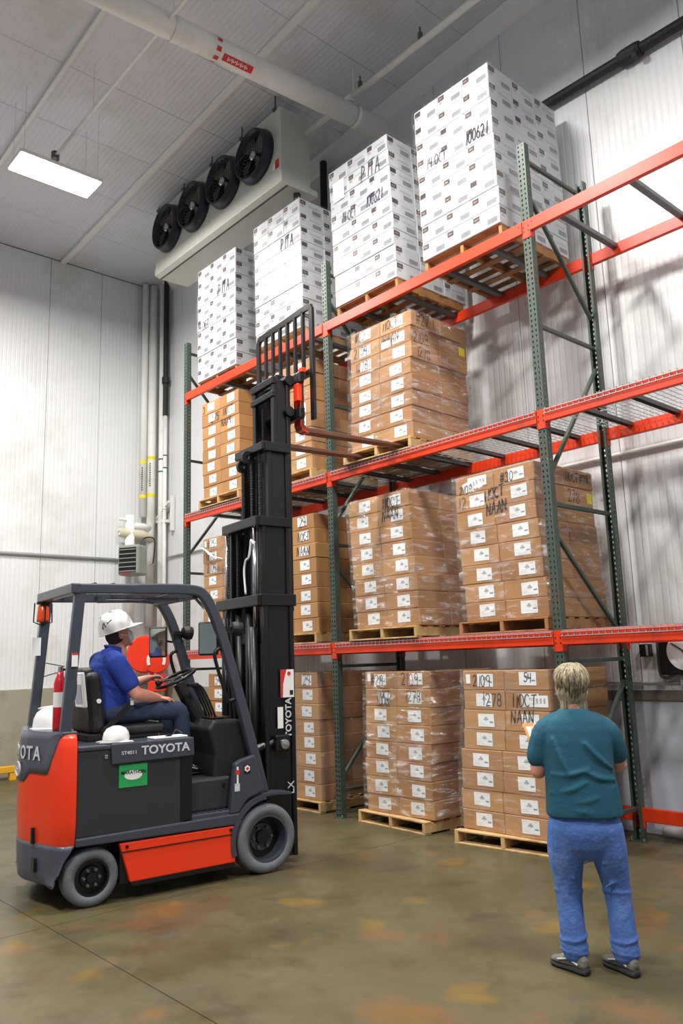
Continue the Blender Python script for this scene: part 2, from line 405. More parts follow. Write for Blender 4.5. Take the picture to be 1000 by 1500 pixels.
# bracket, tee and unit heater
t = thing('pipe_bracket', 'white triangular steel bracket holding the corner pipes', 'bracket', (0, 0, 0))
for y in (1.28, 1.37):
    MB().sweep([(-3.68, y, 4.36), (-3.13, y, 4.30)], [(-.02, -.025), (.02, -.025), (.02, .025), (-.02, .025)]).obj('arm', M['white'], t)
    MB().sweep([(-3.62, y, 4.38), (-3.13, y, 4.66)], [(-.02, -.02), (.02, -.02), (.02, .02), (-.02, .02)]).obj('strut', M['white'], t)
MB().box(-3.16, -3.10, 1.32, 1.39, 4.12, 4.78).obj('wall_plate', M['white'], t, bevel=.006)
TT = Matrix.Translation((-3.5, .78, 4.1))
mbt = MB().tube([(.0, -.08, -1.7), (0, -.08, .3)], .085, 16).xf(TT).obj('side_riser', M['pipe'], thick_riser, smooth=True)
MB().tube([(0, -.08, .12), (-.02, .2, .12), (-.08, .36, .1)], .06, 14).xf(TT).obj('branch', M['pipe'], thick_riser, smooth=True)
MB().tube([(0, -.28, -.02), (0, .2, -.05), (-.05, .33, -.09), (-.1, .40, -.1)], .085, 14).xf(TT).obj('lower_branch', mat('beige_pipe', srgb(206, 198, 172), .6), thick_riser, smooth=True)
for z in (.2, 0, -.08): MB().tube([(0.02, -.08, z), (.0, -.3, z+.02)], .03, 8).xf(TT).obj('valve_stub', M['pipe'], thick_riser)
t = thing('unit_heater', 'grey unit heater with dark louvres hung in the corner', 'heater', (-3.12, .485, 3.53), math.radians(30))
MB().box(-.21, .21, -.02, .30, -.27, .27).obj('casing', M['heater'], t, bevel=.05, seg=4)
MB().box(-.17, .17, -.026, -.018, -.215, .215).obj('grille_recess', M['black'], t)
for q in range(6): MB().box(-.17, .17, -.05, -.022, -.21+q*.076, -.195+q*.076, Matrix.Rotation(0, 4, 'X')).obj('louvre', M['heater'], t)
MB().box(-.12, .06, -.029, -.02, -.245, -.225).obj('red_badge', M['redst'], t)
MB().tube(crspline([(.05, .28, .27), (.1, .34, .42), (.3, .36, .38), (.32, .3, .0), (.3, .28, -.05)], 5), .012, 6).obj('power_cable', M['black'], t)
# wall conduits (horizontal)
pipe('wall_conduit', 'grey horizontal conduit along the end wall behind the forklift', [(WX+.03, WY-.3, 3.60), (WX+.03, -8, 3.60)], .03, M['galv'], 8)
pipe('wall_conduit', 'grey horizontal conduit along the wall behind the rack', [(-3.3, WY-.03, 3.655), (9.5, WY-.03, 3.655)], .02, M['pipe'], 8)

# ------------------------------------------------------------------ evaporator
t = thing('evaporator_unit', 'long white ceiling evaporator with four dark fans above the rack', 'cooling unit', (0, 0, 0))
ex0, ex1, ey0, ey1, ez0, ez1 = -1.29, 2.14, -.04, .46, 8.02, 9.12
MB().box(ex0, ex1, ey0, ey1, ez0+.02, ez1).obj('casing', M['evap'], t, bevel=.01)
MB().prism([(ey0-.005, ez0+.09), (ey0-.005, ez0-.02), (ey0+.08, ez0-.05), (ey1+.12, ez0-.03), (ey1+.12, ez0+.05)], ex0-.01, ex1+.01, 'x').obj('drain_pan', M['evap'], t, bevel=.006)
MB().box(ex0, ex1, ey0+.085, ey0+.11, ez0-.056, ez0-.046).obj('pan_seam', M['joint'], t)
for x in (1.60, .82, 0.0, -.80):
    f = MB().lathe([(.30, .0), (.385, 0), (.39, .02), (.37, .07), (.36, .14), (.335, .145), (.33, .07), (.30, .02)], (x, ey0, 8.62), (0, -1, 0), 40, True).obj('fan_shroud', M['shroud'], t, smooth=True)
    MB().lathe([(0, .004), (.31, .004)], (x, ey0, 8.62), (0, -1, 0), 32).obj('fan_well', M['black'], f)
    mb = MB()
    for q in range(4):
        a = q*PI/2+.5
        vsx = []
        for rr, w0 in ((.08, .05), (.2, .11), (.30, .13)):
            for sgn, dy in ((-1, .03), (1, .08)):
                ca, sa = math.cos(a), math.sin(a)
                vsx.append((x+rr*ca-sgn*w0*sa, ey0-dy, 8.62+rr*sa+sgn*w0*ca))
        mb.add(vsx, [(0, 1, 3, 2), (2, 3, 5, 4)])
    b = mb.obj('fan_blades', mat('fan_blade', srgb(96, 92, 84), .35, .5), f)
    s_ = b.modifiers.new('s', 'SOLIDIFY'); s_.thickness = .006
    MB().lathe([(0, .02), (.075, .02), (.075, .09), (.05, .11), (0, .11)], (x, ey0, 8.62), (0, -1, 0), 20).obj('hub', M['steel'], f, smooth=True)
    mb = MB()
    for rr in (.06, .105, .15, .195, .24, .285, .33): mb.tube([(x+rr*math.cos(2*PI*q/28), ey0-.145-.03*(1-(rr/.34)**2), 8.62+rr*math.sin(2*PI*q/28)) for q in range(28)], .003, 4, True, (0, 1, 0))
    for q in range(8):
        a = q*PI/4; mb.tube([(x+.06*math.cos(a), ey0-.172, 8.62+.06*math.sin(a)), (x+.345*math.cos(a), ey0-.143, 8.62+.345*math.sin(a))], .003, 4)
    mb.obj('fan_guard', M['shroud'], f)
for x in (-1.2, -.4, .42, 1.22, 2.02):
    MB().box(x-.025, x+.025, ey0-.03, ey0+.05, ez1-.02, ez1+.02).obj('hanger_bracket', M['chan'], t)
    MB().tube([(x, ey0+.01, ez1), (x, ey0+.01, zc(x))], .012, 6).obj('hanger_rod', M['chan'], t)
MB().box(ex1-.13, ex1-.05, ey0-.004, ey0, 8.23, 8.36).obj('red_sticker', M['redst'], t)
MB().box(ex1-.18, ex1-.135, ey0-.004, ey0, 8.23, 8.33).obj('white_sticker', M['paper'], t)
MB().box(ex0-.1, ex0, .0, .12, 8.55, 8.85).obj('junction_box', M['evap'], t, bevel=.01)
MB().tube([(ex1-.1, .3, ez0-.02), (ex1-.1, .3, ez0-.2)], .05, 10).obj('drain_outlet', M['rubberblk'], t)

# ------------------------------------------------------------------ small things on the rack wall and floor edge
t = thing('chart_recorder', 'black chart recorder with round white dial on the rack wall', 'gauge', (6.30, WY, 1.66))
MB().box(-.23, .23, -.12, .0, -.20, .20).obj('case', M['black'], t, bevel=.01)
MB().lathe([(0, 0), (.17, 0), (.17, .006), (0, .006)], (0.02, -.12, .01), (0, -1, 0), 36).obj('dial', M['paper'], t)
MB().tube([(.02, -.13, .01), (-.10, -.13, .09)], .006, 5).obj('pen_arm', M['bluemark'], t)
MB().lathe([(0, 0), (.014, 0), (.014, .012), (0, .012)], (.02, -.126, .01), (0, -1, 0), 12).obj('hub', M['chan'], t)
MB().tube(crspline([(-.27, -.04, .24), (-.27, -.06, -.16), (-.20, -.08, -.23), (-.1, -.08, -.19), (0, -.06, -.14)], 6), .014, 6).obj('cable', M['chan'], t)
t = thing('switch_box', 'small black switch box on the wall beside the chart recorder', 'switch box', (5.90, WY, 1.69))
MB().box(-.05, .05, -.07, 0, -.06, .06).obj('case', M['black'], t, bevel=.006)
MB().box(.02, .04, -.078, -.07, -.05, .05).obj('bright_edge', M['galv'], t)
t = thing('outlet_box', 'grey electrical outlet box on the wall above the kerb cap', 'outlet', (6.27, WY, 1.40))
MB().box(-.06, .06, -.05, 0, -.05, .05).obj('box', M['galv'], t, bevel=.006)
MB().lathe([(0, 0), (.025, 0), (.025, .004), (0, .004)], (0, -.05, 0), (0, -1, 0), 14).obj('socket', M['chan'], t)
pipe('wall_conduit', 'thin conduit running low along the wall to the outlet box', [(5.2, WY-.02, 1.385), (6.21, WY-.02, 1.385)], .010, M['galv'], 8)
pipe('floor_pipe', 'white pipe lying along the wall foot behind the rack', [(5.95, 1.28, .06), (9.5, 1.28, .06)], .045, M['white'], 12)
t = thing('hose_reel', 'bright orange wall-mounted hose reel near the corner', 'hose reel', (-3.16, .98, 1.84), math.radians(50))
MB().lathe([(0, -.04), (.30, -.05), (.33, -.02), (.33, .0), (.30, .03), (0, .03)], (-.13, .08, .05), (0, -1, 0), 40).obj('back_disc', M['flor'], t)
MB().lathe([(0, 0), (.21, 0), (.225, .05), (.21, .12), (0, .13)], (.12, -.03, -.06), (0, -1, 0), 36).obj('front_drum', M['flor'], t)
for s in (-1, 1): MB().sweep([(.12+s*.11+s*.03*math.cos(a), -.168, -.06+.09*math.sin(a)) for a in (-1.1, -.5, 0, .5, 1.1)], [(-.025, -.003), (.025, -.003), (.025, .003), (-.025, .003)], (0, 1, 0)).obj('white_label', M['paper'], t)
MB().box(-.03, .04, -.02, .08, -.60, .1).obj('support_arm', M['flor'], t, bevel=.01)
MB().box(-.04, .26, -.1, .1, -.60, -.30).obj('base_bracket', M['flor'], t, bevel=.02)
t = thing('guard_rail', 'yellow floor guard rail along the end wall behind the forklift', 'guard rail', (-3.45, -2.6, 0))
MB().sweep([(0, -1.6, .16), (0, 1.45, .16)], [(-.05, -.05), (.05, -.05), (.05, .05), (-.05, .05)]).obj('rail', M['yellowp'], t, bevel=.01)
for y in (-1.5, 0, 1.35): MB().box(-.04, .04, y-.05, y+.05, 0, .11).obj('foot', M['yellowp'], t)
t = thing('bollard', 'short yellow bollard by the end wall behind the forklift', 'bollard', (-3.3, -.3, 0))
MB().lathe([(0, 0), (.07, 0), (.07, .58), (.05, .63), (0, .64)], seg=18).obj('post', M['yellowp'], t, smooth=True)
MB().box(-.12, .12, -.12, .12, 0, .012).obj('base_plate', M['yellowp'], t)
# ------------------------------------------------------------------ pallet rack
UX = [-.331, 2.943, 5.885, 8.83]; PW = .086; PD = .07; RD = 1.086; HT = 6.534; BH = .12
HL = [1.878, 3.857, 5.723]
rack = thing('pallet_rack', 'orange and green steel pallet rack of three bays along the wall', 'pallet rack', (0, 0, 0))

def holed_strip(mb, w_, h, ncol, pitch, hole, P):
    rows = int(h/pitch); pit = h/rows; cw = w_/ncol
    for c in range(ncol):
        for r in range(rows):
            x0, x1, z0, z1 = c*cw, (c+1)*cw, r*pit, (r+1)*pit; xm, zm = (x0+x1)/2, (z0+z1)/2
            outer = [(x0, z0), (xm, z0), (x1, z0), (x1, zm), (x1, z1), (xm, z1), (x0, z1), (x0, zm)]
            inner = [(xm+a, zm+b) for a, b in hole]
            mb.add([P(*q) for q in outer+inner], [(i, (i+1) % 8, 8+(i+1) % 8, 8+i) for i in range(8)])
tear = [(-.0045, -.012), (0, -.013), (.0045, -.012), (.0085, .002), (.008, .010), (0, .0125), (-.008, .010), (-.0085, .002)]
rnd = [(.0055*math.cos(a), .0055*math.sin(a)) for a in [(-3*PI/4)+i*PI/4 for i in range(8)]]
mb = MB()
holed_strip(mb, PW, HT, 2, .0508, tear, lambda a, z: (a-PW, 0, z))
holed_strip(mb, PD, HT, 1, .0508, rnd, lambda a, z: (0, a, z))
holed_strip(mb, PD, HT, 1, .0508, rnd, lambda a, z: (-PW, a, z))
mb.add([(-PW, PD, 0), (-PW+.02, PD, 0), (-PW+.02, PD, HT), (-PW, PD, HT), (0, PD, 0), (-.02, PD, 0), (-.02, PD, HT), (0, PD, HT)], [(0, 1, 2, 3), (4, 5, 6, 7)])
post_me = mb.mesh('upright_post', M['green'])
foot_me = MB().box(-PW-.02, .03, -.02, PD+.04, 0, .008).mesh('foot_plate', M['green'])
bolt_me = MB().lathe([(0, 0), (.012, 0), (.012, .03), (0, .03)], seg=8).mesh('anchor_bolt', M['steel'])
def brace(p, q, w_=.036):
    return MB().sweep([p, q], [(-w_/2, -w_/2), (w_/2, -w_/2), (w_/2, w_/2), (-w_/2, w_/2)]).obj('brace', M['green'], rack, bevel=.004, seg=1)
for X in UX:
    for rear in (0, 1):
        o = link('upright_post', post_me, rack)
        sd = o.modifiers.new('s', 'SOLIDIFY'); sd.thickness = .0025; sd.offset = 0
        if rear: o.location = (X-PW, RD, 0); o.rotation_euler = (0, 0, PI)
        else: o.location = (X, 0, 0)
        f = link('foot_plate', foot_me, o)
        for dx, dy in ((.015, .085), (-.1, .085), (.015, -.01)): link('anchor_bolt', bolt_me, o, loc=(dx, dy, .006))
    xb = X-.043
    for z in (6.38, 4.69, 3.0, 1.62, .28): brace((xb, PD, z), (xb, RD-PD, z))
    for a, b, za, zb in ((PD, RD-PD, 6.02, 5.0), (RD-PD, PD, 4.47, 3.27), (PD, RD-PD, 2.74, 1.86), (RD-PD, PD, 1.42, .42)): brace((xb, a, za), (xb, b, zb))
def beam(x0, x1, y, ztop, front=True, conn=True):
    s = -1 if front else 1
    ya, yb_ = (y-.018, y+.030) if front else (y-.030, y+.018)
    b = MB().box(x0, x1, ya, yb_, ztop-BH, ztop).obj('beam', M['orange'], rack, bevel=.005)
    if conn:
        for xa, sg in ((x0, -1), (x1, 1)):
            mb = MB().box(min(xa, xa+sg*PW/2), max(xa, xa+sg*PW/2), y-.008 if front else y+.001, y-.001 if front else y+.008, ztop-BH-.055, ztop+.004)
            mb.box(xa-.004, xa+.004, y-.008 if front else y-.05, y+.05 if front else y+.008, ztop-BH-.055, ztop+.004)
            c = mb.obj('connector', M['orange'], b)
            mh = MB()
            for zz in (.03, .075): mh.box(xa+sg*.018-.005, xa+sg*.018+.005, (y-.0095) if front else y+.008, (y-.008) if front else y+.0095, ztop-.03-zz-.008, ztop-.03-zz+.008)
            mh.box(xa-sg*.03-.006, xa-sg*.03+.006, (y-.0195) if front else y+.018, (y-.018) if front else y+.0195, ztop-.045, ztop-.033)
            mh.obj('rivets', M['black'], b)['kind'] = 'stuff'
    return b
for i in range(3):
    for z in HL:
        beam(UX[i], UX[i+1]-PW, 0, z); beam(UX[i], UX[i+1]-PW, RD, z, False)
beam(UX[2], UX[3]-PW, RD, .285, False)
beam(UX[1], UX[2]-PW, RD, .285, False)
# bars carrying the pallets of the top level
bar = MB().box(-.03, .03, .03, RD-.03, -.055, -.008).mesh('support_bar', M['chan'])
for i, xs_ in ((0, (.45, 1.1, 1.9, 2.5)), (1, (3.45, 4.05, 4.75, 5.35)), (2, (6.15, 6.85, 7.6, 8.3))):
    for x in xs_: link('support_bar', bar, rack, bevel=.004, seg=1, loc=(x, 0, HL[2]))

# wire decks: two per bay on the two lower levels
def wire_deck(x0, x1, ztop, label):
    w2 = (x1-x0)/2; mb = MB(); n = int((x1-x0)/.058); r = .0028
    for q in range(n+1):
        x = -w2+.01+(x1-x0-.02)*q/n
        mb.box(x-r, x+r, -.026, RD+.02, .003, .003+2*r); mb.box(x-r, x+r, -.026, -.026+2*r, -.045, .006)
    for q in range(10):
        y = .02+(RD-.04)*q/9; mb.box(-w2, w2, y-r, y+r, -.002, .0035)
    for z in (-.045, -.012): mb.box(-w2, w2, -.026-2*r, -.026, z-r, z+r)
    t = mb.obj('wire_deck', M['galv'], rack, loc=((x0+x1)/2, 0, ztop)); t['label'] = label
    for q in (-.66, 0, .66):
        MB().prism([(q*w2-.032, -.038), (q*w2-.032, -.002), (q*w2+.032, -.002), (q*w2+.032, -.038), (q*w2+.022, -.038), (q*w2+.022, -.01), (q*w2-.022, -.01), (q*w2-.022, -.038)], .035, RD-.035, 'y').obj('support_channel', M['chan'], t)
for li, lv in ((0, 'lowest'), (1, 'middle')):
    for i, by in ((0, 'end'), (1, 'centre'), (2, 'empty')):
        a, b = UX[i]+.004, UX[i+1]-PW-.004; mid = (a+b)/2
        for k_, (p, q, e) in enumerate(((a, mid-.004, 'nearer the corner'), (mid+.004, b, 'farther from the corner'))):
            wire_deck(p, q, HL[li], 'galvanised wire deck on %s shelf, %s bay, half %s' % (lv, by, e))

# ------------------------------------------------------------------ cartons, pallets, wrap
def rectmask(N, Lk, u, v, u0, u1, v0, v1):
    out = None
    for s_, op, val in ((u, 'GREATER_THAN', u0), (u, 'LESS_THAN', u1), (v, 'GREATER_THAN', v0), (v, 'LESS_THAN', v1)):
        m_ = N.new('ShaderNodeMath'); m_.operation = op; Lk.new(s_, m_.inputs[0]); m_.inputs[1].default_value = val
        if out is None: out = m_.outputs[0]
        else:
            k_ = N.new('ShaderNodeMath'); k_.operation = 'MULTIPLY'; Lk.new(out, k_.inputs[0]); Lk.new(m_.outputs[0], k_.inputs[1]); out = k_.outputs[0]
    return out
def print_mat(name, base, items, rough=.7, rand=0, base2=None):
    """white or kraft stock with flat printed rectangles placed by UV"""
    mt = bpy.data.materials.new(name); mt.use_nodes = True; N, Lk = nodes(mt); b = N['Principled BSDF']
    b.inputs['Roughness'].default_value = rough
    uv = N.new('ShaderNodeUVMap'); sx = N.new('ShaderNodeSeparateXYZ'); Lk.new(uv.outputs[0], sx.inputs[0]); u, v = sx.outputs[0], sx.outputs[1]
    oi = N.new('ShaderNodeObjectInfo')
    mx = N.new('ShaderNodeMix'); mx.data_type = 'RGBA'; mx.inputs['A'].default_value = base; mx.inputs['B'].default_value = base2 or tuple(c*.9 for c in base[:3])+(1,)
    Lk.new(oi.outputs['Random'], mx.inputs['Factor']); col = mx.outputs['Result']
    nz = N.new('ShaderNodeTexNoise'); nz.inputs['Scale'].default_value = 38; nz.inputs['Detail'].default_value = 2; Lk.new(uv.outputs[0], nz.inputs['Vector'])
    for it in items:
        (u0, u1, v0, v1), c, amt, text = it[:4]
        k_ = rectmask(N, Lk, u, v, u0, u1, v0, v1)
        if text:
            g = N.new('ShaderNodeMath'); g.operation = 'GREATER_THAN'; g.inputs[1].default_value = text; Lk.new(nz.outputs['Fac'], g.inputs[0])
            p = N.new('ShaderNodeMath'); p.operation = 'MULTIPLY'; Lk.new(k_, p.inputs[0]); Lk.new(g.outputs[0], p.inputs[1]); k_ = p.outputs[0]
        if len(it) > 4:
            ml = N.new('ShaderNodeMath'); ml.operation = 'MULTIPLY'; ml.inputs[1].default_value = 7.13*it[4]; Lk.new(oi.outputs['Random'], ml.inputs[0])
            fr = N.new('ShaderNodeMath'); fr.operation = 'FRACT'; Lk.new(ml.outputs[0], fr.inputs[0])
            g = N.new('ShaderNodeMath'); g.operation = 'LESS_THAN'; g.inputs[1].default_value = it[5]; Lk.new(fr.outputs[0], g.inputs[0])
            p = N.new('ShaderNodeMath'); p.operation = 'MULTIPLY'; Lk.new(k_, p.inputs[0]); Lk.new(g.outputs[0], p.inputs[1]); k_ = p.outputs[0]
        q = N.new('ShaderNodeMath'); q.operation = 'MULTIPLY'; q.inputs[1].default_value = amt; Lk.new(k_, q.inputs[0])
        m_ = N.new('ShaderNodeMix'); m_.data_type = 'RGBA'; Lk.new(q.outputs[0], m_.inputs['Factor']); Lk.new(col, m_.inputs['A']); m_.inputs['B'].default_value = c; col = m_.outputs['Result']
    Lk.new(col, b.inputs['Base Color']); return mt
M['kraft'] = print_mat('kraft_carton', srgb(182, 136, 86), [], .6, 1, srgb(160, 114, 70))
ink = srgb(70, 82, 86)
M['label'] = print_mat('carton_label', srgb(238, 240, 242), [
    ((.36, .64, .56, .62), ink, .9, 0), ((.40, .60, .62, .70), ink, .7, .48), ((.44, .56, .70, .78), ink, .8, .4), ((.33, .67, .49, .55), ink, .7, .5),
    ((.45, .55, .43, .48), ink, .5, 0), ((.72, .94, .30, .42), srgb(96, 120, 140), .9, 0), ((.06, .46, .12, .20), ink, .4, .52), ((.06, .40, .24, .30), ink, .3, .5),
    ((.06, .30, .86, .93), ink, .35, .5), ((.7, .95, .86, .92), ink, .3, .5)], .55)
M['label2'] = print_mat('pallet_sheet_label', srgb(240, 241, 244), [((.06, .35, .55, .8), ink, .6, .5), ((.42, .52, .3, .75), ink, .7, .42), ((.60, .70, .3, .75), ink, .7, .42), ((.78, .88, .3, .75), ink, .7, .42), ((.06, .4, .2, .35), ink, .4, .5)], .55)
M['whitebox'] = print_mat('white_carton', srgb(198, 199, 203), [
    ((.04, .28, .60, .90), srgb(62, 50, 50), .97, 0, 1.0, .95), ((.08, .21, .71, .79), srgb(170, 150, 142), .8, .45, 1.0, .8), ((.08, .21, .40, .56), srgb(110, 110, 116), .7, .42),
    ((.56, .92, .16, .44), srgb(104, 104, 112), .85, .36), ((.40, .86, .55, .70), srgb(150, 150, 158), .8, .48, 2.3, .6), ((.60, .80, .10, .16), srgb(130, 130, 136), .6, .5)], .38, 1, srgb(188, 190, 196))

def carton_mesh(name, w_, d, h, m_):
    mb = MB().box(-w_/2, w_/2, -d/2, d/2, 0, h); me = bpy.data.meshes.new(name)
    bm = bmesh.new(); vs_ = [bm.verts.new(p) for p in mb.v]; uvl = bm.loops.layers.uv.new('UVMap')
    for q in mb.f:
        f = bm.faces.new([vs_[i] for i in q]); f.normal_update()
    bmesh.ops.recalc_face_normals(bm, faces=bm.faces)
    for f in bm.faces:
        n = f.normal
        for lp in f.loops:
            c = lp.vert.co
            if abs(n.y) > .5: a = (c.x/w_+.5) if n.y < 0 else .5-c.x/w_; b = c.z/h
            elif abs(n.x) > .5: a = (c.y/d+.5) if n.x > 0 else .5-c.y/d; b = c.z/h
            else: a, b = -.5, -.5
            lp[uvl].uv = (a, b)
    bmesh.ops.bevel(bm, geom=list(bm.edges), offset=.006, segments=1, affect='EDGES', profile=.5)
    bm.to_mesh(me); bm.free(); me.materials.append(m_); return me
def label_mesh(name, w_, h, m_, face='front'):
    me = bpy.data.meshes.new(name); me.from_pydata([(-w_/2, 0, -h/2), (w_/2, 0, -h/2), (w_/2, 0, h/2), (-w_/2, 0, h/2)], [], [(0, 1, 2, 3)])
    uvl = me.uv_layers.new(name='UVMap')
    for i, c in enumerate(((0, 0), (1, 0), (1, 1), (0, 1))): uvl.data[i].uv = c
    me.materials.append(m_); return me
BW, BD_, BHH = .472, .488, .179
brown_me = carton_mesh('brown_carton', BW-.004, BD_-.004, BHH-.002, M['kraft'])
WW, WD, WH = .342, .40, .2
white_me = carton_mesh('white_carton', WW-.003, WD-.003, WH-.002, M['whitebox'])
lab_me = label_mesh('shipping_label', .18, .115, M['label']); lab2_me = label_mesh('pallet_sheet', .21, .10, M['label2']); slip_me = label_mesh('paper_slip', .05, .085, M['paper'])

# hand lettering drawn as marker strokes
def arc(cx, cy, rx, ry, a0, a1, n=9): return [(cx+rx*math.cos(math.radians(a0+(a1-a0)*i/n)), cy+ry*math.sin(math.radians(a0+(a1-a0)*i/n))) for i in range(n+1)]
GL = {'0': [arc(.3, .5, .27, .5, 90, 450, 14)], '1': [[(.3, 1), (.26, 0)]], 'I': [[(.3, 1), (.27, 0)]],
      '2': [arc(.28, .74, .26, .26, 160, -40)+[(.05, .02), (.6, .04)]], '7': [[(.02, .98), (.58, 1), (.2, 0)]],
      '8': [arc(.3, .75, .22, .24, 60, 270, 8)+arc(.3, .25, .26, .26, 90, -270, 12)+arc(.3, .75, .22, .24, -90, 60, 6)],
      '9': [arc(.3, .72, .25, .27, 10, 370, 12)+[(.5, 0)]], '4': [[(.1, 1), (.04, .45), (.6, .5)], [(.5, 1), (.42, 0)]],
      '6': [[(.45, 1)]+arc(.3, .28, .26, .28, 160, 500, 12)], '5': [[(.55, 1), (.12, .98), (.08, .58)]+arc(.26, .32, .28, .3, 100, -150)],
      '3': [arc(.25, .76, .26, .24, 150, -80)+arc(.25, .26, .3, .27, 80, -150)],
      '#': [[(.22, 1), (.1, 0)], [(.52, 1), (.4, 0)], [(0, .66), (.66, .7)], [(-.04, .32), (.6, .36)]],
      'A': [[(0, 0), (.3, 1), (.58, 0)], [(.1, .36), (.5, .4)]], 'N': [[(0, 0), (.06, 1), (.5, .05), (.56, 1)]],
      'O': [arc(.3, .5, .3, .48, 90, 450, 14)], 'C': [arc(.34, .5, .32, .48, 50, 310)], 'T': [[(0, .98), (.62, 1.02)], [(.32, 1), (.28, 0)]],
      'P': [[(.06, 0), (.1, 1)], [(.08, .98)]+arc(.2, .74, .3, .25, 80, -90)], 'M': [[(0, 0), (.06, 1), (.28, .4), (.55, 1), (.6, 0)]]}
def hand(parent, text, x, z, h, y, mt=None, face='front', w_=.0085, slope=0, ws=.74):
    """marker text on the front (-y) or side (+x) face of a carton; x, z start of the text in the carton's frame"""
    mb = MB(); cx = 0; rg = random.Random(text+str(x))
    for ch in text:
        if ch == ' ': cx += .45; continue
        ox, oy, sh = rg.uniform(-.03, .03), rg.uniform(-.06, .06), rg.uniform(.0, .16)
        for st in GL[ch]:
            p = [Vector(((cx+ox+a)*ws*h+sh*b*h*.6, (oy+b)*h+slope*cx*h*ws)) for a, b in st]
            for a, b in zip(p[:-1], p[1:]):
                d = (b-a)
                if d.length < 1e-5: continue
                d.normalize(); nn = Vector((-d.y, d.x))*w_/2; e = d*w_*.35
                q = [a-e-nn, b+e-nn, b+e+nn, a-e+nn]
                mb.add([(x+c.x, y, z+c.y) if face == 'front' else (y, x+c.x, z+c.y) for c in q], [(0, 1, 2, 3)])
        cx += .78 if ch not in '1I' else .5
    return mb.obj('handwriting', mt or M['marker'], parent)

# pallets
board_me = MB().box(-.508, .508, -.045, .045, 0, .016).mesh('deck_board', M['wood'])
string_me = MB().box(-.02, .02, -.56, .56, 0, .09).mesh('stringer', M['wood'])
board_me2 = board_me.copy(); board_me2.materials.clear(); board_me2.materials.append(M['wood2'])
string_me2 = string_me.copy(); string_me2.materials.clear(); string_me2.materials.append(M['wood2'])
def pallet(x, y, z, rz, where, dark=False):
    t = thing('pallet', ('brown' if dark else 'pale')+' wooden pallet '+where, 'pallet', (x, y, z), rz, 'pallets in and under the rack')
    b, s = (board_me2, string_me2) if dark else (board_me, string_me)
    rg = random.Random(x*13+z)
    for q in range(7): link('deck_board', b, t, .003, 1, (rg.uniform(-.008, .008), -.515+q*1.03/6, .122))
    for q in (-.488, 0, .488): link('stringer', s, t, .003, 1, (q, 0, .016*1.0+.016))
    for q in (-.515, -.17, .17, .515): link('bottom_board', b, t, .003, 1, (rg.uniform(-.008, .008), q, .016))
    for ch in t.children: ch.location.z -= .016
    return t
PT = .122
def film_mat(name, strength, seed):
    mt = bpy.data.materials.new(name); mt.use_nodes = True; N, Lk = nodes(mt); N.remove(N['Principled BSDF']); out = N['Material Output']
    tr = N.new('ShaderNodeBsdfTransparent'); gl = N.new('ShaderNodeBsdfGlossy'); gl.inputs['Roughness'].default_value = .22; mxs = N.new('ShaderNodeMixShader')
    gl.inputs['Color'].default_value = (1, 1, 1, 1)
    tc = N.new('ShaderNodeTexCoord'); mp_ = N.new('ShaderNodeMapping'); mp_.inputs['Scale'].default_value = (2.2, 2.2, 9); mp_.inputs['Rotation'].default_value = (.25, .35, seed)
    mp_.inputs['Location'].default_value = (seed, seed*2, 0)
    Lk.new(tc.outputs['Object'], mp_.inputs['Vector'])
    nz = N.new('ShaderNodeTexNoise'); nz.inputs['Scale'].default_value = 2.6; nz.inputs['Detail'].default_value = 7; nz.inputs['Roughness'].default_value = .65; Lk.new(mp_.outputs[0], nz.inputs['Vector'])
    mr = N.new('ShaderNodeMapRange'); mr.inputs['From Min'].default_value = .50; mr.inputs['From Max'].default_value = .74; mr.inputs['To Min'].default_value = .05; mr.inputs['To Max'].default_value = strength
    Lk.new(nz.outputs['Fac'], mr.inputs['Value']); Lk.new(mr.outputs[0], mxs.inputs[0]); Lk.new(tr.outputs[0], mxs.inputs[1]); Lk.new(gl.outputs[0], mxs.inputs[2])
    bp = N.new('ShaderNodeBump'); bp.inputs['Strength'].default_value = 1.0; bp.inputs['Distance'].default_value = .09; Lk.new(nz.outputs['Fac'], bp.inputs['Height']); Lk.new(bp.outputs['Normal'], gl.inputs['Normal'])
    Lk.new(mxs.outputs[0], out.inputs['Surface']); return mt
FILM = [film_mat('stretch_film_tight', .35, .3), film_mat('stretch_film_loose', .8, 1.7)]
def wrap(x0, x1, y0, y1, z0, z1, where, lvl, seed, dx=None):
    rg = random.Random(seed); mb = MB(); nz_ = 22; rings = []
    per = []
    for a in range(10): per.append((x0+(x1-x0)*a/10, y0, 0, -1))
    for a in range(10): per.append((x1, y0+(y1-y0)*a/10, 1, 0))
    for a in range(10): per.append((x1-(x1-x0)*a/10, y1, 0, 1))
    for a in range(10): per.append((x0, y1-(y1-y0)*a/10, -1, 0))
    for k_ in range(nz_+1):
        z = z0+(z1-z0)*k_/nz_; ox = 0
        if dx:
            q = max(0, min(len(dx)-1, (k_/nz_)*len(dx)-.5)); i0 = int(q); i1 = min(i0+1, len(dx)-1); ox = dx[i0]+(dx[i1]-dx[i0])*(q-i0)
        rings.append([(ox+px_+nx*rg.uniform(0, .006), py_+ny*rg.uniform(0, .006), z+rg.uniform(-.01, .01)) for px_, py_, nx, ny in per])
    mb.loft(rings, False)
    return tag(mb.obj('stretch_wrap', FILM[lvl], None, smooth=True), 'clear stretch wrap around the cartons '+where, 'stretch wrap', 'stretch wraps')

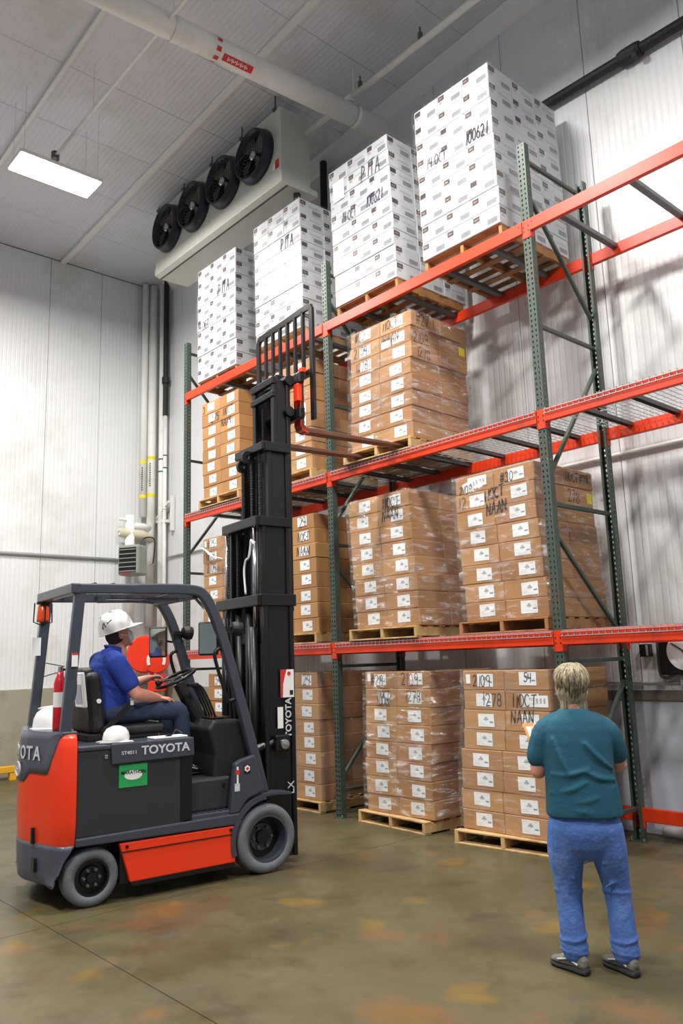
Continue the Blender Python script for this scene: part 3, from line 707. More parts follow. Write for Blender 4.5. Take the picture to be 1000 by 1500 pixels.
ORD = ['lowest', 'second', 'third', 'fourth', 'fifth', 'sixth', 'seventh', 'eighth', 'ninth']
def brown_load(key, x, y, z, where, rz=0, dx=None, wl=None, dark=False, prz=None, pdx=0, pdy=0, rows=8):
    """x, y: aisle-side left corner of the load; returns {(col,row from top)} -> carton"""
    rg = random.Random(key); cs = {}
    w_, d = 2*BW, 2*BD_; cx, cy = x+BW, y+BD_
    pallet(cx+pdx, cy+.03+pdy, z, rz if prz is None else prz, where, dark)
    Rm = Matrix.Rotation(rz, 4, 'Z'); lay = 0
    for r in range(rows):
        o_x = (dx[r] if dx else 0)+rg.uniform(-.008, .008); o_y = rg.uniform(-.004, .004)
        for ci, (ax, ay, nm) in enumerate(((-.5, -.5, 'front column toward corner'), (.5, -.5, 'front column toward woman'), (.5, .5, 'rear column'))):
            p = Rm @ Vector((ax*BW+o_x, ay*BD_+o_y, 0))
            o = link('carton', brown_me, None, loc=(cx+p.x, cy+p.y, z+PT+r*BHH)); o.rotation_euler = (0, 0, rz+rg.uniform(-.004, .004))
            tag(o, 'brown carton, %s layer, %s, %s' % ('top' if r == rows-1 else ORD[r], nm, where), 'carton', 'brown cartons '+where)
            cs[ci, rows-1-r] = o
            if ci < 2:
                l_ = link('shipping_label', lab_me, o, loc=((.01 if ci == 0 else .03)+rg.uniform(-.02, .03), -BD_/2-.0012, BHH*.52+rg.uniform(-.01, .01))); l_.rotation_euler = (0, rg.uniform(-.03, .03), 0)
    if wl is not None:
        e = .022
        global LASTWRAP
        LASTWRAP = o = wrap(-BW-e, BW+e, -BD_-e, BD_+e, .014, rows*BHH+.004, where, wl, key, dx)
        o.location = (cx, cy, z+PT); o.rotation_euler = (0, 0, rz)
    return cs
FY = -BD_/2-.0024; SX = BW/2+.001
DK = .0095
c = brown_load('B2c', 3.29, .02, HL[1]+DK, 'on the middle shelf at the fork tips', .03, [-.02, -.02, 0, 0, 0, .01, .02, .02], 1, prz=.05, pdx=-.06, pdy=-.02)
hand(c[0, 0], '#22', -.16, .05, .10, FY); hand(c[1, 0], '11OCT', -.20, .05, .10, FY); hand(c[1, 1], 'NAAN', -.18, .06, .11, FY)
hand(c[0, 1], '2109', -.17, .04, .11, FY); hand(c[0, 2], '1278', -.15, .05, .10, FY)
link('pallet_sheet', label_mesh('sheet', .14, .08, M['label2']), c[1, 1], loc=(-.13, FY-.001, .06))
hand(c[1, 0], '#27 1', -.16, .03, .13, SX, None, 'side'); hand(c[1, 1], '2109', -.20, .0, .12, SX, None, 'side'); hand(c[1, 2], '1278', -.16, .015, .11, SX, None, 'side')
MB().box(SX-.002, SX, .10, .20, .03, .13).obj('yellow_note', M['yellow'], c[2, 1])
c = brown_load('B1d', 4.745, .08, HL[0]+DK, 'on the lowest shelf above the woman', 0, [.02, .015, .01, .0, -.01, -.02, -.02, -.025], 1, True)
link('pallet_sheet', lab2_me, c[0, 0], loc=(.05, FY-.0003, .1)); s_ = link('pallet_sheet', lab2_me, c[0, 0], loc=(-.03, FY-.0006, .075)); s_.rotation_euler = (0, -.25, 0)
hand(c[0, 0], '2109', -.19, .0, .08, FY-.001); hand(c[1, 0], '#30', -.15, .03, .09, FY); hand(c[0, 1], '12', -.20, .03, .11, FY); hand(c[0, 1], '11OCT', .12, .07, .10, FY, None, 'front', .013, .12); hand(c[0, 2], 'NAAN', .14, .10, .11, FY-.001, None, 'front', .013, .1)
hand(c[2, 0], '11OCT #28', -.24, .05, .09, SX, None, 'side'); hand(c[2, 1], '278', -.20, .03, .12, SX, None, 'side')
MB().box(SX-.002, SX, .13, .22, .04, .14).obj('yellow_note', M['yellow'], c[2, 1])
c = brown_load('B1c', 3.24, .0, HL[0]+DK, 'on the lowest shelf next to middle upright', 0, [.05, .04, .03, .02, 0, -.01, -.02, -.03], 1)
hand(c[1, 0], '11OCT', -.17, .01, .11, FY, None, 'front', .011); hand(c[1, 1], 'NAAN', -.17, .06, .11, FY, None, 'front', .011)
c = brown_load('B0b', 3.33, .04, 0, 'on the floor next to middle upright', 0, [-.01, -.015, -.02, 0, 0, .01, .02, .02], 1, prz=-.06, pdx=-.05, pdy=-.03)
hand(c[0, 0], '#28', -.14, .03, .11, FY); hand(c[1, 0], '2109', -.16, .04, .12, FY); hand(c[0, 1], '11OCT', -.06, .08, .08, FY-.0005); hand(c[0, 1], 'NAAN', -.05, .0, .08, FY-.0005); hand(c[1, 1], '1278', -.12, .05, .11, FY)
link('paper_slip', slip_me, c[0, 0], loc=(-.17, FY, .12)); link('shipping_label', lab_me, c[2, 1], mw=Matrix.Translation((SX, -.05, .1)) @ Matrix.Rotation(PI/2, 4, 'Z'))
c = brown_load('B0c', 4.735, .0, 0, 'on the floor beside the woman', .02, [-.07, -.075, -.06, -.055, -.02, .0, .01, .02], 0, prz=.11, pdx=-.12, pdy=-.02)
hand(c[0, 0], '2109', -.12, .03, .10, FY); hand(c[1, 0], '54', -.02, .07, .08, FY, M['bluemark']); hand(c[0, 1], '1278', -.02, .04, .11, FY, M['bluemark']); hand(c[1, 1], '11OCT', -.17, .03, .11, FY, None, 'front', .011); hand(c[1, 2], 'NAAN', -.17, .07, .11, FY, None, 'front', .010)
link('paper_slip', slip_me, c[0, 0], loc=(-.17, FY, .1)); link('pallet_sheet', lab2_me, c[1, 1], loc=(.11, FY+.0006, .085))
c = brown_load('B2a', .10, .0, HL[1]+DK, 'on the middle shelf by the end upright', 0, [.03, .02, .01, 0, 0, -.01, -.01, -.01], None)
hand(c[0, 0], '3', -.20, .03, .10, FY); hand(c[0, 1], '275', .02, .03, .12, FY); hand(c[1, 1], '11OCT', -.16, .06, .11, FY); hand(c[1, 2], 'NAAN', -.20, .08, .11, FY)
c = brown_load('B1a', .05, .05, HL[0]+DK, 'on the lowest shelf by the end upright', 0, None, 0)
MB().sweep(crspline([(-.44, -.53, 1.30), (-.29, -.55, 1.24), (-.12, -.57, 1.15), (.10, -.55, 1.09)], 5), [(-.003, -.02), (.003, -.02), (.003, .02), (-.003, .02)], (0, 1, 0)).obj('loose_wrap_tail', M['paper'], LASTWRAP)
hand(c[0, 0], '#25', -.12, .03, .11, FY); hand(c[0, 1], '1278', -.16, .04, .12, FY); hand(c[0, 2], '2109', -.14, .04, .12, FY); link('paper_slip', slip_me, c[0, 0], loc=(-.17, FY, .1))
c = brown_load('B2b', 1.58, .05, HL[1]+DK, 'on the middle shelf behind the mast', 0, None, 0)
hand(c[1, 0], '5', .1, .03, .12, SX, None, 'side')
c = brown_load('B1b', 1.60, .05, HL[0]+DK, 'on the lowest shelf behind the mast', 0, [.03, .02, .02, .01, .0, 0, -.01, -.02], None)
hand(c[1, 0], '29', -.04, .03, .12, FY); hand(c[1, 1], '11OCT', -.10, .04, .10, FY); hand(c[1, 2], 'NAAN', -.12, .04, .11, FY)
c = brown_load('B0a', 1.60, .05, 0, 'on the floor behind the forklift mast', 0, [.01, .01, 0, 0, -.01, -.01, -.01, -.02], 0)
hand(c[1, 0], '29', -.02, .03, .12, FY)
c = brown_load('B0z', .18, .05, 0, 'on the floor by the end upright', 0, None, None)
hand(c[0, 0], '54', -.06, .03, .12, FY)

def white_load(key, x, y, z, where, rows=9, shift=0):
    rg = random.Random(key); cs = {}; w_ = 3*WW; cx, cy = x+w_/2, y+1.5*WD
    pallet(cx, cy-.02, z, 0, where, rg.random() < .5)
    for r in range(rows):
        o_x = rg.uniform(-.006, .006)+shift*r; o_y = rg.uniform(-.005, .005)
        for i, j, nm in ((0, 0, 'front column toward corner'), (1, 0, 'front middle column'), (2, 0, 'front column toward woman'), (2, 1, 'middle side column'), (2, 2, 'rear side column')):
            o = link('printed_carton', white_me, None, loc=(cx+(i-1)*WW+o_x, cy+(j-1)*WD+o_y, z+PT+r*WH)); o.rotation_euler = (0, 0, rg.uniform(-.004, .004))
            tag(o, 'white carton, %s layer, %s, %s' % ('top' if r == rows-1 else ORD[r], nm, where), 'carton', 'white cartons '+where)
            cs[i, j, rows-1-r] = o
    o = wrap(-w_/2-.016, w_/2+.016, -1.5*WD-.014, 1.5*WD+.014, .014, rows*WH+.004, where, 0, key, [shift*r for r in range(rows)]); o.location = (cx, cy, z+PT)
    return cs
FYW = -WD/2-.003
c4 = white_load('W4', 4.53, .0, HL[2]+.001, 'on the top shelf nearest the woman', 9, -.004)
hand(c4[0, 0, 3], '14 OCT', -.03, .02, .12, FYW, None, 'front', .009, 0, .58); hand(c4[1, 0, 3], '100621', .17, .02, .13, FYW-.002, None, 'front', .012, 0, .55)
c3 = white_load('W3', 3.10, .0, HL[2]+.001, 'on the top shelf marked PITA and 100621', 9, -.007)
hand(c3[1, 0, 1], 'PITA', .06, .0, .19, FYW-.002, None, 'front', .012, 0, .62); hand(c3[1, 0, 3], '100621', .12, .03, .13, FYW-.002, M['bluemark'], 'front', .013, 0, .52); hand(c3[0, 0, 3], '14 OCT', .03, .02, .13, FYW, None, 'front', .010, 0, .5)
link('pallet_sheet', label_mesh('sheet_big', .20, .26, M['paper']), c3[0, 0, 1], loc=(.0, FYW-.001, .08))
c2 = white_load('W2', 1.43, .02, HL[2]+.001, 'on the top shelf above the mast', 9, -.004)
hand(c2[1, 0, 2], 'PITA', .09, .0, .16, FYW-.002, None, 'front', .012, 0, .62)
c1 = white_load('W1', -.17, .08, HL[2]+.001, 'on the top shelf by the end upright', 9, 0)
hand(c1[1, 0, 2], 'PITA', .06, .0, .17, FYW-.002, None, 'front', .012, 0, .66); hand(c1[0, 0, 4], '14 OCT', -.15, .0, .13, FYW, None, 'front', .010, 0, .6)
# ------------------------------------------------------------------ forklift truck; local X forward, Y to its left, Z up
HEAD = math.radians(83.26); TR = Vector((4.035, -3.328, 0))
truck = thing('forklift', 'orange and slate forklift with raised black mast facing the rack', 'forklift', TR, HEAD)
def on_truck(s, y, z): return Matrix.Translation(TR) @ Matrix.Rotation(HEAD, 4, 'Z') @ Vector((s, y, z))
YC, YW = .56, 1.12
def sq(w_, h): return [(-w_/2, -h/2), (w_/2, -h/2), (w_/2, h/2), (-w_/2, h/2)]

# counterweight
plan = [(-.14, 0), (-.19, 0), (-.225, .008), (-.255, .04), (-.285, .11), (-.315, .22), (-.35, .34), (-.382, .46), (-.392, .56)]
plan = plan+[(a, YW-b) for a, b in plan[-2::-1]]
def inset(p, k): return (-.14+(p[0]+.14)*(1-k), YC+(p[1]-YC)*(1-k*.8))
rings = [[(*inset(p, k_), z) for p in plan] for z, k_ in ((.42, .04), (.45, .0), (.62, -.03), (.9, -.02), (1.12, 0), (1.19, .03), (1.215, .10))]
cw = MB().loft(rings).obj('counterweight', M['flor'], truck, bevel=.006)
for p in cw.data.polygons: p.use_smooth = len(p.vertices) == 4
# dark upper cover, its lower edge dips to the emblem
def zlo(y):
    q = min(y, YW-y)
    if q < .04: return 1.20
    if q < .17: return 1.20-(q-.04)/.13*.27
    if q < .40: return .93
    if q < .48: return .93-(q-.40)/.08*.07
    return .86
dense = []
for a, b in zip(plan[:-1], plan[1:]):
    for k_ in range(4): dense.append((a[0]+(b[0]-a[0])*k_/4, a[1]+(b[1]-a[1])*k_/4))
dense.append(plan[-1]); cov = [p for p in dense if .03 < p[1] < YW-.03]
def ink_(z): return -.02 if z <= .9 else (-.02+(z-.9)/.22*.02 if z < 1.12 else (z-1.12)/.07*.03)
mb = MB(); n = len(cov); nz = 6
for p in cov:
    for k_ in range(nz+1):
        z = zlo(p[1])+(1.225-zlo(p[1]))*k_/nz; q = inset(p, ink_(min(z, 1.19))-.012); mb.v.append((q[0]-.003, q[1], z))
for i in range(n-1):
    for k_ in range(nz): A = i*(nz+1)+k_; mb.f.append((A, A+nz+1, A+nz+2, A+1))
o = mb.obj('rear_cover', M['slate2'], truck, smooth=True)
sd = o.modifiers.new('s', 'SOLIDIFY'); sd.thickness = .02; sd.offset = -1
top = [(*inset(p, .03), 0) for p in cov]
MB().prism([(a, b) for a, b, _ in top]+[(-.13, YW-.04), (-.13, .04)], 1.19, 1.232, 'z').obj('rear_deck', M['slate'], truck, bevel=.008)
# lower bumper with wheel arch
rings = []
for z, sf, k_ in ((.165, -.285, .10), (.18, -.275, .05), (.25, -.25, .02), (.34, -.215, .0), (.41, -.165, -.01), (.445, -.145, -.015)):
    rings.append([(min(inset(p, k_)[0], sf), inset(p, k_)[1], z) for p in dense])
o = MB().loft(rings).obj('lower_bumper', M['slate2'], truck)
for p in o.data.polygons: p.use_smooth = len(p.vertices) == 4
MB().box(-.352, -.33, .27, .34, .25, .34).obj('step_pocket', M['black'], truck)
MB().box(-.366, -.33, .30, .33, .44, .55).obj('vent_slot', M['black'], truck)
MB().box(-.22, -.05, .18, YW-.18, .2, .44).obj('rear_chassis', M['black'], truck)

def text(body, size, m_, parent, M4, bold=.02, name='lettering', ext=.0015, wide=1):
    cu = bpy.data.curves.new('t', 'FONT'); cu.body = body; cu.size = size; cu.extrude = ext; cu.offset = bold*size; cu.align_x = 'CENTER'; cu.align_y = 'CENTER'; cu.resolution_u = 3
    o_ = bpy.data.objects.new('t', cu); COL.objects.link(o_); me = evaluated_mesh(o_, name); bpy.data.objects.remove(o_); bpy.data.curves.remove(cu)
    me.materials.clear(); me.materials.append(m_)
    return link(name, me, parent, mw=M4 @ Matrix.Diagonal((wide, 1, 1, 1)))
def face_right(s, y, z): return Matrix.Translation((s, y, z)) @ Matrix.Rotation(PI/2, 4, 'X')           # reads along +X, faces -Y
# rear lettering: each letter follows the curved cover
def rear_pt(y):
    for a, b in zip(dense[:-1], dense[1:]):
        if a[1] <= y <= b[1] and b[1] > a[1]:
            k_ = (y-a[1])/(b[1]-a[1]); return Vector((a[0]+(b[0]-a[0])*k_, y, 0)), Vector((b[0]-a[0], b[1]-a[1], 0)).normalized()
for i, ch in enumerate('TOYOTA'):
    y = YC+.235-i*.1
    P_, T_ = rear_pt(y); xa = -T_; nrm = Vector((-T_.y, T_.x, 0)); 
    if nrm.x > 0: nrm = -nrm
    M4 = Matrix((( xa.x, 0, nrm.x, P_.x+nrm.x*.016), (xa.y, 0, nrm.y, P_.y+nrm.y*.016), (0, 1, 0, 1.07), (0, 0, 0, 1)))
    text(ch, .138, M['letter'], truck, M4, .02, 'rear_lettering')
P_, T_ = rear_pt(YC); em = empty('emblem_tmp')
mb = MB()
def ell(cx, cz, rx, rz_, r): mb.tube([(-.392-.026, YC+cx+rx*math.cos(2*PI*i/28), .95+cz+rz_*math.sin(2*PI*i/28)) for i in range(28)], r, 6, True, (1, 0, 0))
ell(0, 0, .07, .05, .006); ell(0, -.002, .022, .046, .004); ell(0, .018, .046, .022, .004)
mb.obj('emblem', M['letter'], truck); bpy.data.objects.remove(em)

# wheels
def wheel(s, y0, y1, r, rim, dish, name):
    w_ = y1-y0; mb = MB()
    sg = 1
    t_ = MB().lathe([(rim, 0), (r-.03, 0), (r-.008, .012), (r, .035), (r, w_-.035), (r-.008, w_-.012), (r-.03, w_), (rim, w_)], (s, y0, r), (0, 1, 0), 44, True).obj(name, M['tire'], truck, smooth=True)
    near = y0 < YC
    f = lambda h: h if near else w_-h
    MB().lathe([(rim+.001, f(.0)), (rim-.015, f(.0)), (rim-.02, f(dish)), (rim*.62, f(dish)), (rim*.58, f(dish-.02)), (rim*.3, f(dish-.02)), (rim*.27, f(dish-.045)), (0, f(dish-.045))], (s, y0, r), (0, 1, 0), 36, False, False).obj('rim', M['slate' if dish > .1 else 'black'], t_, smooth=False)
    if dish > .1: MB().lathe([(0, f(dish-.05)), (rim*.3, f(dish-.05)), (rim*.32, f(dish-.004)), (rim-.022, f(dish-.004))], (s, y0, r), (0, 1, 0), 30, False, False).obj('wheel_disc', M['black'], t_)
    for q in range(6):
        a = q*PI/3; MB().lathe([(0, -.03), (.011, -.03), (.011, .012), (0, .012)], (s+rim*.45*math.cos(a), y0+f(dish-.022), r+rim*.45*math.sin(a)), (0, 1, 0), 6).obj('wheel_nut', M['chan'], t_)
wheel(-.005, .02, .17, .203, .128, .05, 'rear_wheel'); wheel(-.005, YW-.17, YW-.02, .203, .128, .05, 'rear_wheel')
wheel(1.425, -.01, .20, .27, .185, .13, 'drive_wheel'); wheel(1.425, YW-.20, YW+.01, .27, .185, .13, 'drive_wheel')

# chassis, battery bay, hood
MB().box(.2, 1.15, .03, YW-.03, .12, .46).obj('chassis', M['black'], truck, bevel=.01)
MB().box(-.05, .3, .2, YW-.2, .2, .47).obj('axle_housing', M['black'], truck)
for sd_, y0, y1 in ((0, -.012, .05), (1, YW-.05, YW+.012)):
    yo = y0 if sd_ == 0 else y1-.01
    k = MB().prism([(.185, .41), (1.145, .41), (1.13, .135), (.27, .13)], y0+.006, y1-.006).obj('side_skirt', M['flor'], truck, bevel=.008)
    ys_ = (y0-.001, y0+.008) if sd_ == 0 else (y1-.008, y1+.001)
    MB().prism([(.19, .352), (1.14, .352), (1.14, .346), (.192, .346)], *ys_).obj('skirt_groove', M['black'], k)
    for s in (.24, 1.09): MB().lathe([(0, -.002), (.012, -.002), (.012, .01), (0, .01)], (s, ys_[0], .383), (0, 1, 0), 10).obj('skirt_bolt', M['black'], k)
    MB().prism([(-.14, .43), (1.19, .415), (1.19, .50), (-.14, .485)], y0, y1).obj('sill', M['slate'], truck, bevel=.01)
    MB().prism([(.27, .13), (1.13, .135), (1.12, .10), (.29, .10)], y0+.01, y1-.01).obj('under_rail', M['black'], truck)
MB().box(-.14, .70, .012, YW-.012, .485, 1.085).obj('battery_panel', M['battery'], truck, bevel=.008)
MB().box(.665, .765, .006, YW-.006, .50, 1.09).obj('battery_gate', M['black'], truck, bevel=.006)
MB().box(-.14, .775, .0, YW, 1.085, 1.125).obj('hood', M['slate'], truck, bevel=.012)
for y0, y1 in ((-.012, .012), (YW-.012, YW+.012)):
    MB().prism([(.105, 1.125), (.77, 1.125), (.775, .985), (.115, .975)], y0, y1).obj('hood_flap', M['slate'], truck, bevel=.008)
text('TOYOTA', .088, M['letter'], truck, face_right(.535, -.0135, 1.056), .022, 'hood_lettering', wide=1.08)
text('ST4011', .036, M['letter'], truck, face_right(.245, -.0135, 1.05), .01, 'unit_number', wide=1.1)
MB().box(.06, .085, -.004, .012, 1.02, 1.05).obj('hood_latch', M['steel'], truck, bevel=.004)
gs = MB().box(.175, .395, .007, .0125, .80, .965).obj('battery_sticker', M['greenst'], truck)
MB().prism([(.21+.15*0+.075+.07*math.cos(a), .885+.035*math.sin(a)) for a in [i*PI/8 for i in range(16)]], .0055, .0071).obj('sticker_glow', M['paper'], gs)
text('MARATHON', .034, M['marker'], gs, face_right(.285, .0048, .905), .012, 'sticker_lettering')

# footwell, cowl, fenders, steps
MB().box(.76, 1.20, .02, YW-.02, .46, .53).obj('step_plate', M['slate'], truck, bevel=.01)
mb = MB()
for q in range(7): mb.box(.82+q*.05, .835+q*.05, .03, .20, .53, .536)
mb.obj('step_tread', M['battery'], truck)['kind'] = 'stuff'
MB().box(.775, 1.15, .10, YW-.10, .53, .78).obj('floor_box', M['battery'], truck, bevel=.02)
MB().lathe([(0, 0), (.014, 0), (.014, .01), (0, .01)], (1.08, .098, .72), (0, -1, 0), 10).obj('floor_box_bolt', M['black'], truck)
for y0, y1 in ((.0, .06), (YW-.06, YW)):
    MB().prism([(1.09, .50), (1.135, .88), (1.19, .91), (1.32, .94), (1.41, .65), (1.25, .60), (1.17, .50)], y0, y1).obj('cowl_side', M['slate'], truck, bevel=.012)
    arcp = [(1.425+.325*math.cos(math.radians(a)), (y0+y1)/2+(.07 if y0 < .5 else -.07), .27+.34*math.sin(math.radians(a))) for a in (196, 180, 165, 150, 135, 120, 105, 92)]+[(1.52, (y0+y1)/2+(.07 if y0 < .5 else -.07), .612), (1.66, (y0+y1)/2+(.07 if y0 < .5 else -.07), .60)]
    MB().sweep(crspline(arcp, 3), sq(.018, .22), (0, 1, 0)).obj('fender', M['slate'], truck)
    MB().sweep(crspline(arcp[:8], 3), [(-.03, -.115), (.012, -.115), (.012, -.105), (-.03, -.105)], (0, 1, 0)).obj('fender_lip', M['slate'], truck)
MB().box(1.15, 1.165, -.002, .0, .70, .86, Matrix.Shear('XZ', 4, (0, 0)) if False else None).obj('warning_label', M['paper'], truck)
MB().box(1.14, 1.175, -.004, -.001, .80, .835).obj('red_label', M['redst'], truck)
MB().box(1.13, 1.175, -.004, -.001, .67, .73).obj('grey_label', M['letter'], truck)
MB().box(1.215, 1.275, -.003, -.0, .80, .865).obj('maker_badge', M['black'], truck)
mb = MB()
for q in range(6):
    a = q*PI/3+.5; mb.lathe([(0, 0), (.011, 0), (.011, .002), (0, .002)], (1.245+.016*math.cos(a), -.003, .838+.016*math.sin(a)), (0, -1, 0), 8)
mb.obj('badge_flower', M['paper'], truck)
MB().lathe([(0, 0), (.012, 0), (.012, .004), (0, .004)], (1.245, -.003, .838), (0, -1, 0), 10).obj('badge_centre', M['redst'], truck)
MB().prism([(1.0, .55), (1.33, .55), (1.36, .95), (1.28, 1.22), (1.02, 1.235), (.96, 1.16), (1.02, .95)], .14, YW-.14).obj('dashboard', M['rubberblk'], truck, bevel=.03, seg=3)
MB().box(1.03, 1.2, .2, .42, 1.235, 1.25).obj('dash_tray', M['black'], truck, bevel=.006)
MB().box(1.07, 1.10, .25, .29, 1.25, 1.262).obj('red_switch', M['redst'], truck)
for q in range(4):
    y = .24+q*.055
    MB().tube(crspline([(1.08, y, 1.24), (1.03, y, 1.36), (.96, y, 1.49), (.91, y, 1.52)], 4), .010, 7).obj('control_lever', M['black'], truck)
    MB().lathe([(0, -.02), (.016, -.015), (.018, .01), (0, .025)], (.905, y, 1.522), (-.9, 0, .3), 10).obj('lever_knob', M['black'], truck)
MB().tube([(1.08, .52, 1.18), (.94, .54, 1.42), (.885, .56, 1.53)], [.075, .055, .05], 14).obj('steering_column', M['rubberblk'], truck)
ax = Vector((-.42, 0, .9)).normalized(); sc_ = Vector((.855, .56, 1.575)); ua = Vector((0, 1, 0)); ub = ax.cross(ua)
sw = MB().tube([sc_+(ua*math.cos(2*PI*i/32)+ub*math.sin(2*PI*i/32))*.175 for i in range(32)], .015, 8, True, tuple(ax)).obj('steering_wheel', M['black'], truck, smooth=True)
MB().lathe([(0, -.04), (.05, -.03), (.05, .005), (0, .015)], sc_, ax, 16).obj('wheel_hub', M['black'], sw)
for a in (.3, 2.4, 4.5): MB().sweep([sc_, sc_+(ua*math.cos(a)+ub*math.sin(a))*.172], sq(.03, .010), tuple(ax)).obj('wheel_spoke', M['black'], sw)
MB().lathe([(0, 0), (.018, 0), (.022, .03), (.015, .05), (0, .055)], sc_+ub*.16+ax*.01, ax, 12).obj('spinner_knob', M['black'], sw)

# overhead guard
fp = [(.30, 2.292), (.62, 2.300), (.82, 2.292), (.90, 2.255), (.965, 2.16), (1.03, 2.02), (1.121, 1.755), (1.259, 1.30), (1.402, .79), (1.445, .62)]
for y in (.10, YW-.10):
    MB().sweep(crspline([(a, y, b) for a, b in fp], 4), sq(.085, .065), (0, 1, 0)).obj('front_pillar', M['slate'], truck, bevel=.012)
    MB().sweep([(-.205, y, 1.22), (-.125, y, 2.27)], sq(.08, .062), (0, 1, 0)).obj('rear_pillar', M['slate'], truck, bevel=.010)
    MB().sweep([(-.17, y, 2.285), (.34, y, 2.292)], sq(.075, .07), (0, 1, 0)).obj('roof_rail', M['slate'], truck, bevel=.010)
    MB().tube(crspline([(1.09, y-.0, 1.82), (1.02, y, 1.80), (1.01, y, 1.72), (1.11, y, 1.42), (1.13, y, 1.38), (1.21, y, 1.40)], 5), .016, 8).obj('grab_handle', M['black'], truck, smooth=True)
MB().sweep([(-.165, .06, 2.285), (-.165, YW-.06, 2.285)], sq(.07, .08), (0, 0, 1)).obj('roof_rear_beam', M['slate'], truck, bevel=.01)
MB().sweep([(.84, .12, 2.27), (.84, YW-.12, 2.27)], sq(.05, .09), (0, 0, 1)).obj('roof_front_beam', M['slate'], truck, bevel=.01)
for q in range(6): MB().sweep([(.0+q*.145, .12, 2.315), (.0+q*.145, YW-.12, 2.315)], sq(.022, .05), (0, 0, 1)).obj('roof_bar', M['slate'], truck, bevel=.004)
MB().sweep([(.1, .16, 2.215), (.75, .16, 2.225)], sq(.01, .06), (0, 1, 0)).obj('roof_plate', M['slate'], truck)
MB().box(.42, .70, .142, .144, 2.205, 2.235).obj('roof_decal', mat('decal_grey', srgb(120, 110, 112), .6), truck)
for y, z, s, nm in ((.058, 1.78, -.165, 'pillar_label'),):
    MB().box(-.185, -.14, y-.004, y, 1.70, 1.80).obj('pillar_label', M['paper'], truck); MB().box(-.185, -.14, y-.005, y-.003, 1.785, 1.80).obj('pillar_label_header', M['redst'], truck)
MB().box(-.245, -.175, YW-.145, YW-.142, 1.80, 1.95).obj('pillar_label', M['paper'], truck)
# lamps, beacon, mirrors
b = MB().lathe([(0, 0), (.05, 0), (.052, .02), (.045, .13), (.03, .145), (0, .15)], (-.16, YW-.12, 2.08), (0, 0, 1), 18).obj('beacon', M['lens'], truck, smooth=True)
MB().lathe([(0, 0), (.055, 0), (.055, .02), (0, .02)], (-.16, YW-.12, 2.23), (0, 0, 1), 16).obj('beacon_base', M['black'], b)
mb = MB()
for a in (0, 1.6, 3.1, 4.7): mb.tube([(-.16+.07*math.cos(a), YW-.12+.07*math.sin(a), 2.24), (-.16+.075*math.cos(a), YW-.12+.075*math.sin(a), 2.08), (-.16, YW-.12, 2.05)], .006, 5)
mb.obj('beacon_cage', M['black'], b)
for y, s, z in ((YW-.16, 1.02, 1.98), (.17, 1.12, 1.98)):
    l_ = MB().lathe([(0, -.05), (.05, -.045), (.065, .0), (.06, .04), (0, .045)], (s+.12, y, z), (1, 0, -.1), 16).obj('work_lamp', M['rubberblk'], truck)
    MB().box(s-.02, s+.1, y-.02, y+.02, z-.015, z+.015).obj('lamp_bracket', M['black'], l_)
for y, s in ((YW-.05, .90), (.17, .98)):
    mi = MB().box(-.02, .02, -.085, .085, -.14, .14).xf(Matrix.Translation((s, y, 1.90)) @ Matrix.Rotation(math.radians(52), 4, 'Z')).obj('mirror', M['rubberblk'], truck, bevel=.018, seg=3)
    MB().box(-.0225, -.0195, -.072, .072, -.125, .125).xf(Matrix.Translation((s, y, 1.90)) @ Matrix.Rotation(math.radians(52), 4, 'Z')).obj('mirror_glass', M['mirror'], mi)
    MB().tube([(s+.02, y, 1.92), (s+.14, y, 1.90)], .01, 6).obj('mirror_arm', M['black'], mi)

# seat
M['vinyl'] = mat('black_vinyl', srgb(30, 30, 33), .45, var=.15, bump=.15, bscale=25)
def rbox(x0, x1, y0, y1, z0, z1, name, m_, parent, bev, M4=None): return MB().box(x0, x1, y0, y1, z0, z1, M4).obj(name, m_, parent, bevel=bev, seg=4)
rbox(.02, .60, .30, .82, 1.125, 1.18, 'seat_base', M['rubberblk'], truck, .01)
rbox(.12, .66, .28, .84, 1.15, 1.235, 'seat_cushion', M['vinyl'], truck, .04)
Mb = Matrix.Translation((.145, .56, 1.20)) @ Matrix.Rotation(math.radians(-7), 4, 'Y')
bk = rbox(-.10, .03, -.27, .27, -.02, .46, 'seat_backrest', M['vinyl'], truck, .05, Mb)
rbox(-.11, -.0, -.20, .20, .42, .50, 'backrest_roll', M['vinyl'], bk, .035, Mb)
rbox(-.128, -.10, -.262, -.03, .20, .47, 'document_pouch', M['paper'], bk, .008, Mb)
MB().box(-.131, -.127, -.23, -.06, .23, .38, Mb).obj('pouch_print', mat('grey_print', srgb(170, 172, 180), .7, var=.2, scale=60), bk)
MB().lathe([(0, 0), (.018, 0), (.018, .012), (0, .012)], (.10, .285, 1.43), (0, -1, 0), 12).obj('recline_knob', M['paper'], bk)
MB().sweep(crspline([(.14, .27, 1.2), (.25, .285, 1.29), (.37, .30, 1.40)], 5), sq(.045, .006), (0, 1, 0)).obj('seat_belt', M['black'], truck)
MB().box(.36, .385, .29, .298, 1.385, 1.42).obj('belt_tag', M['paper'], truck)

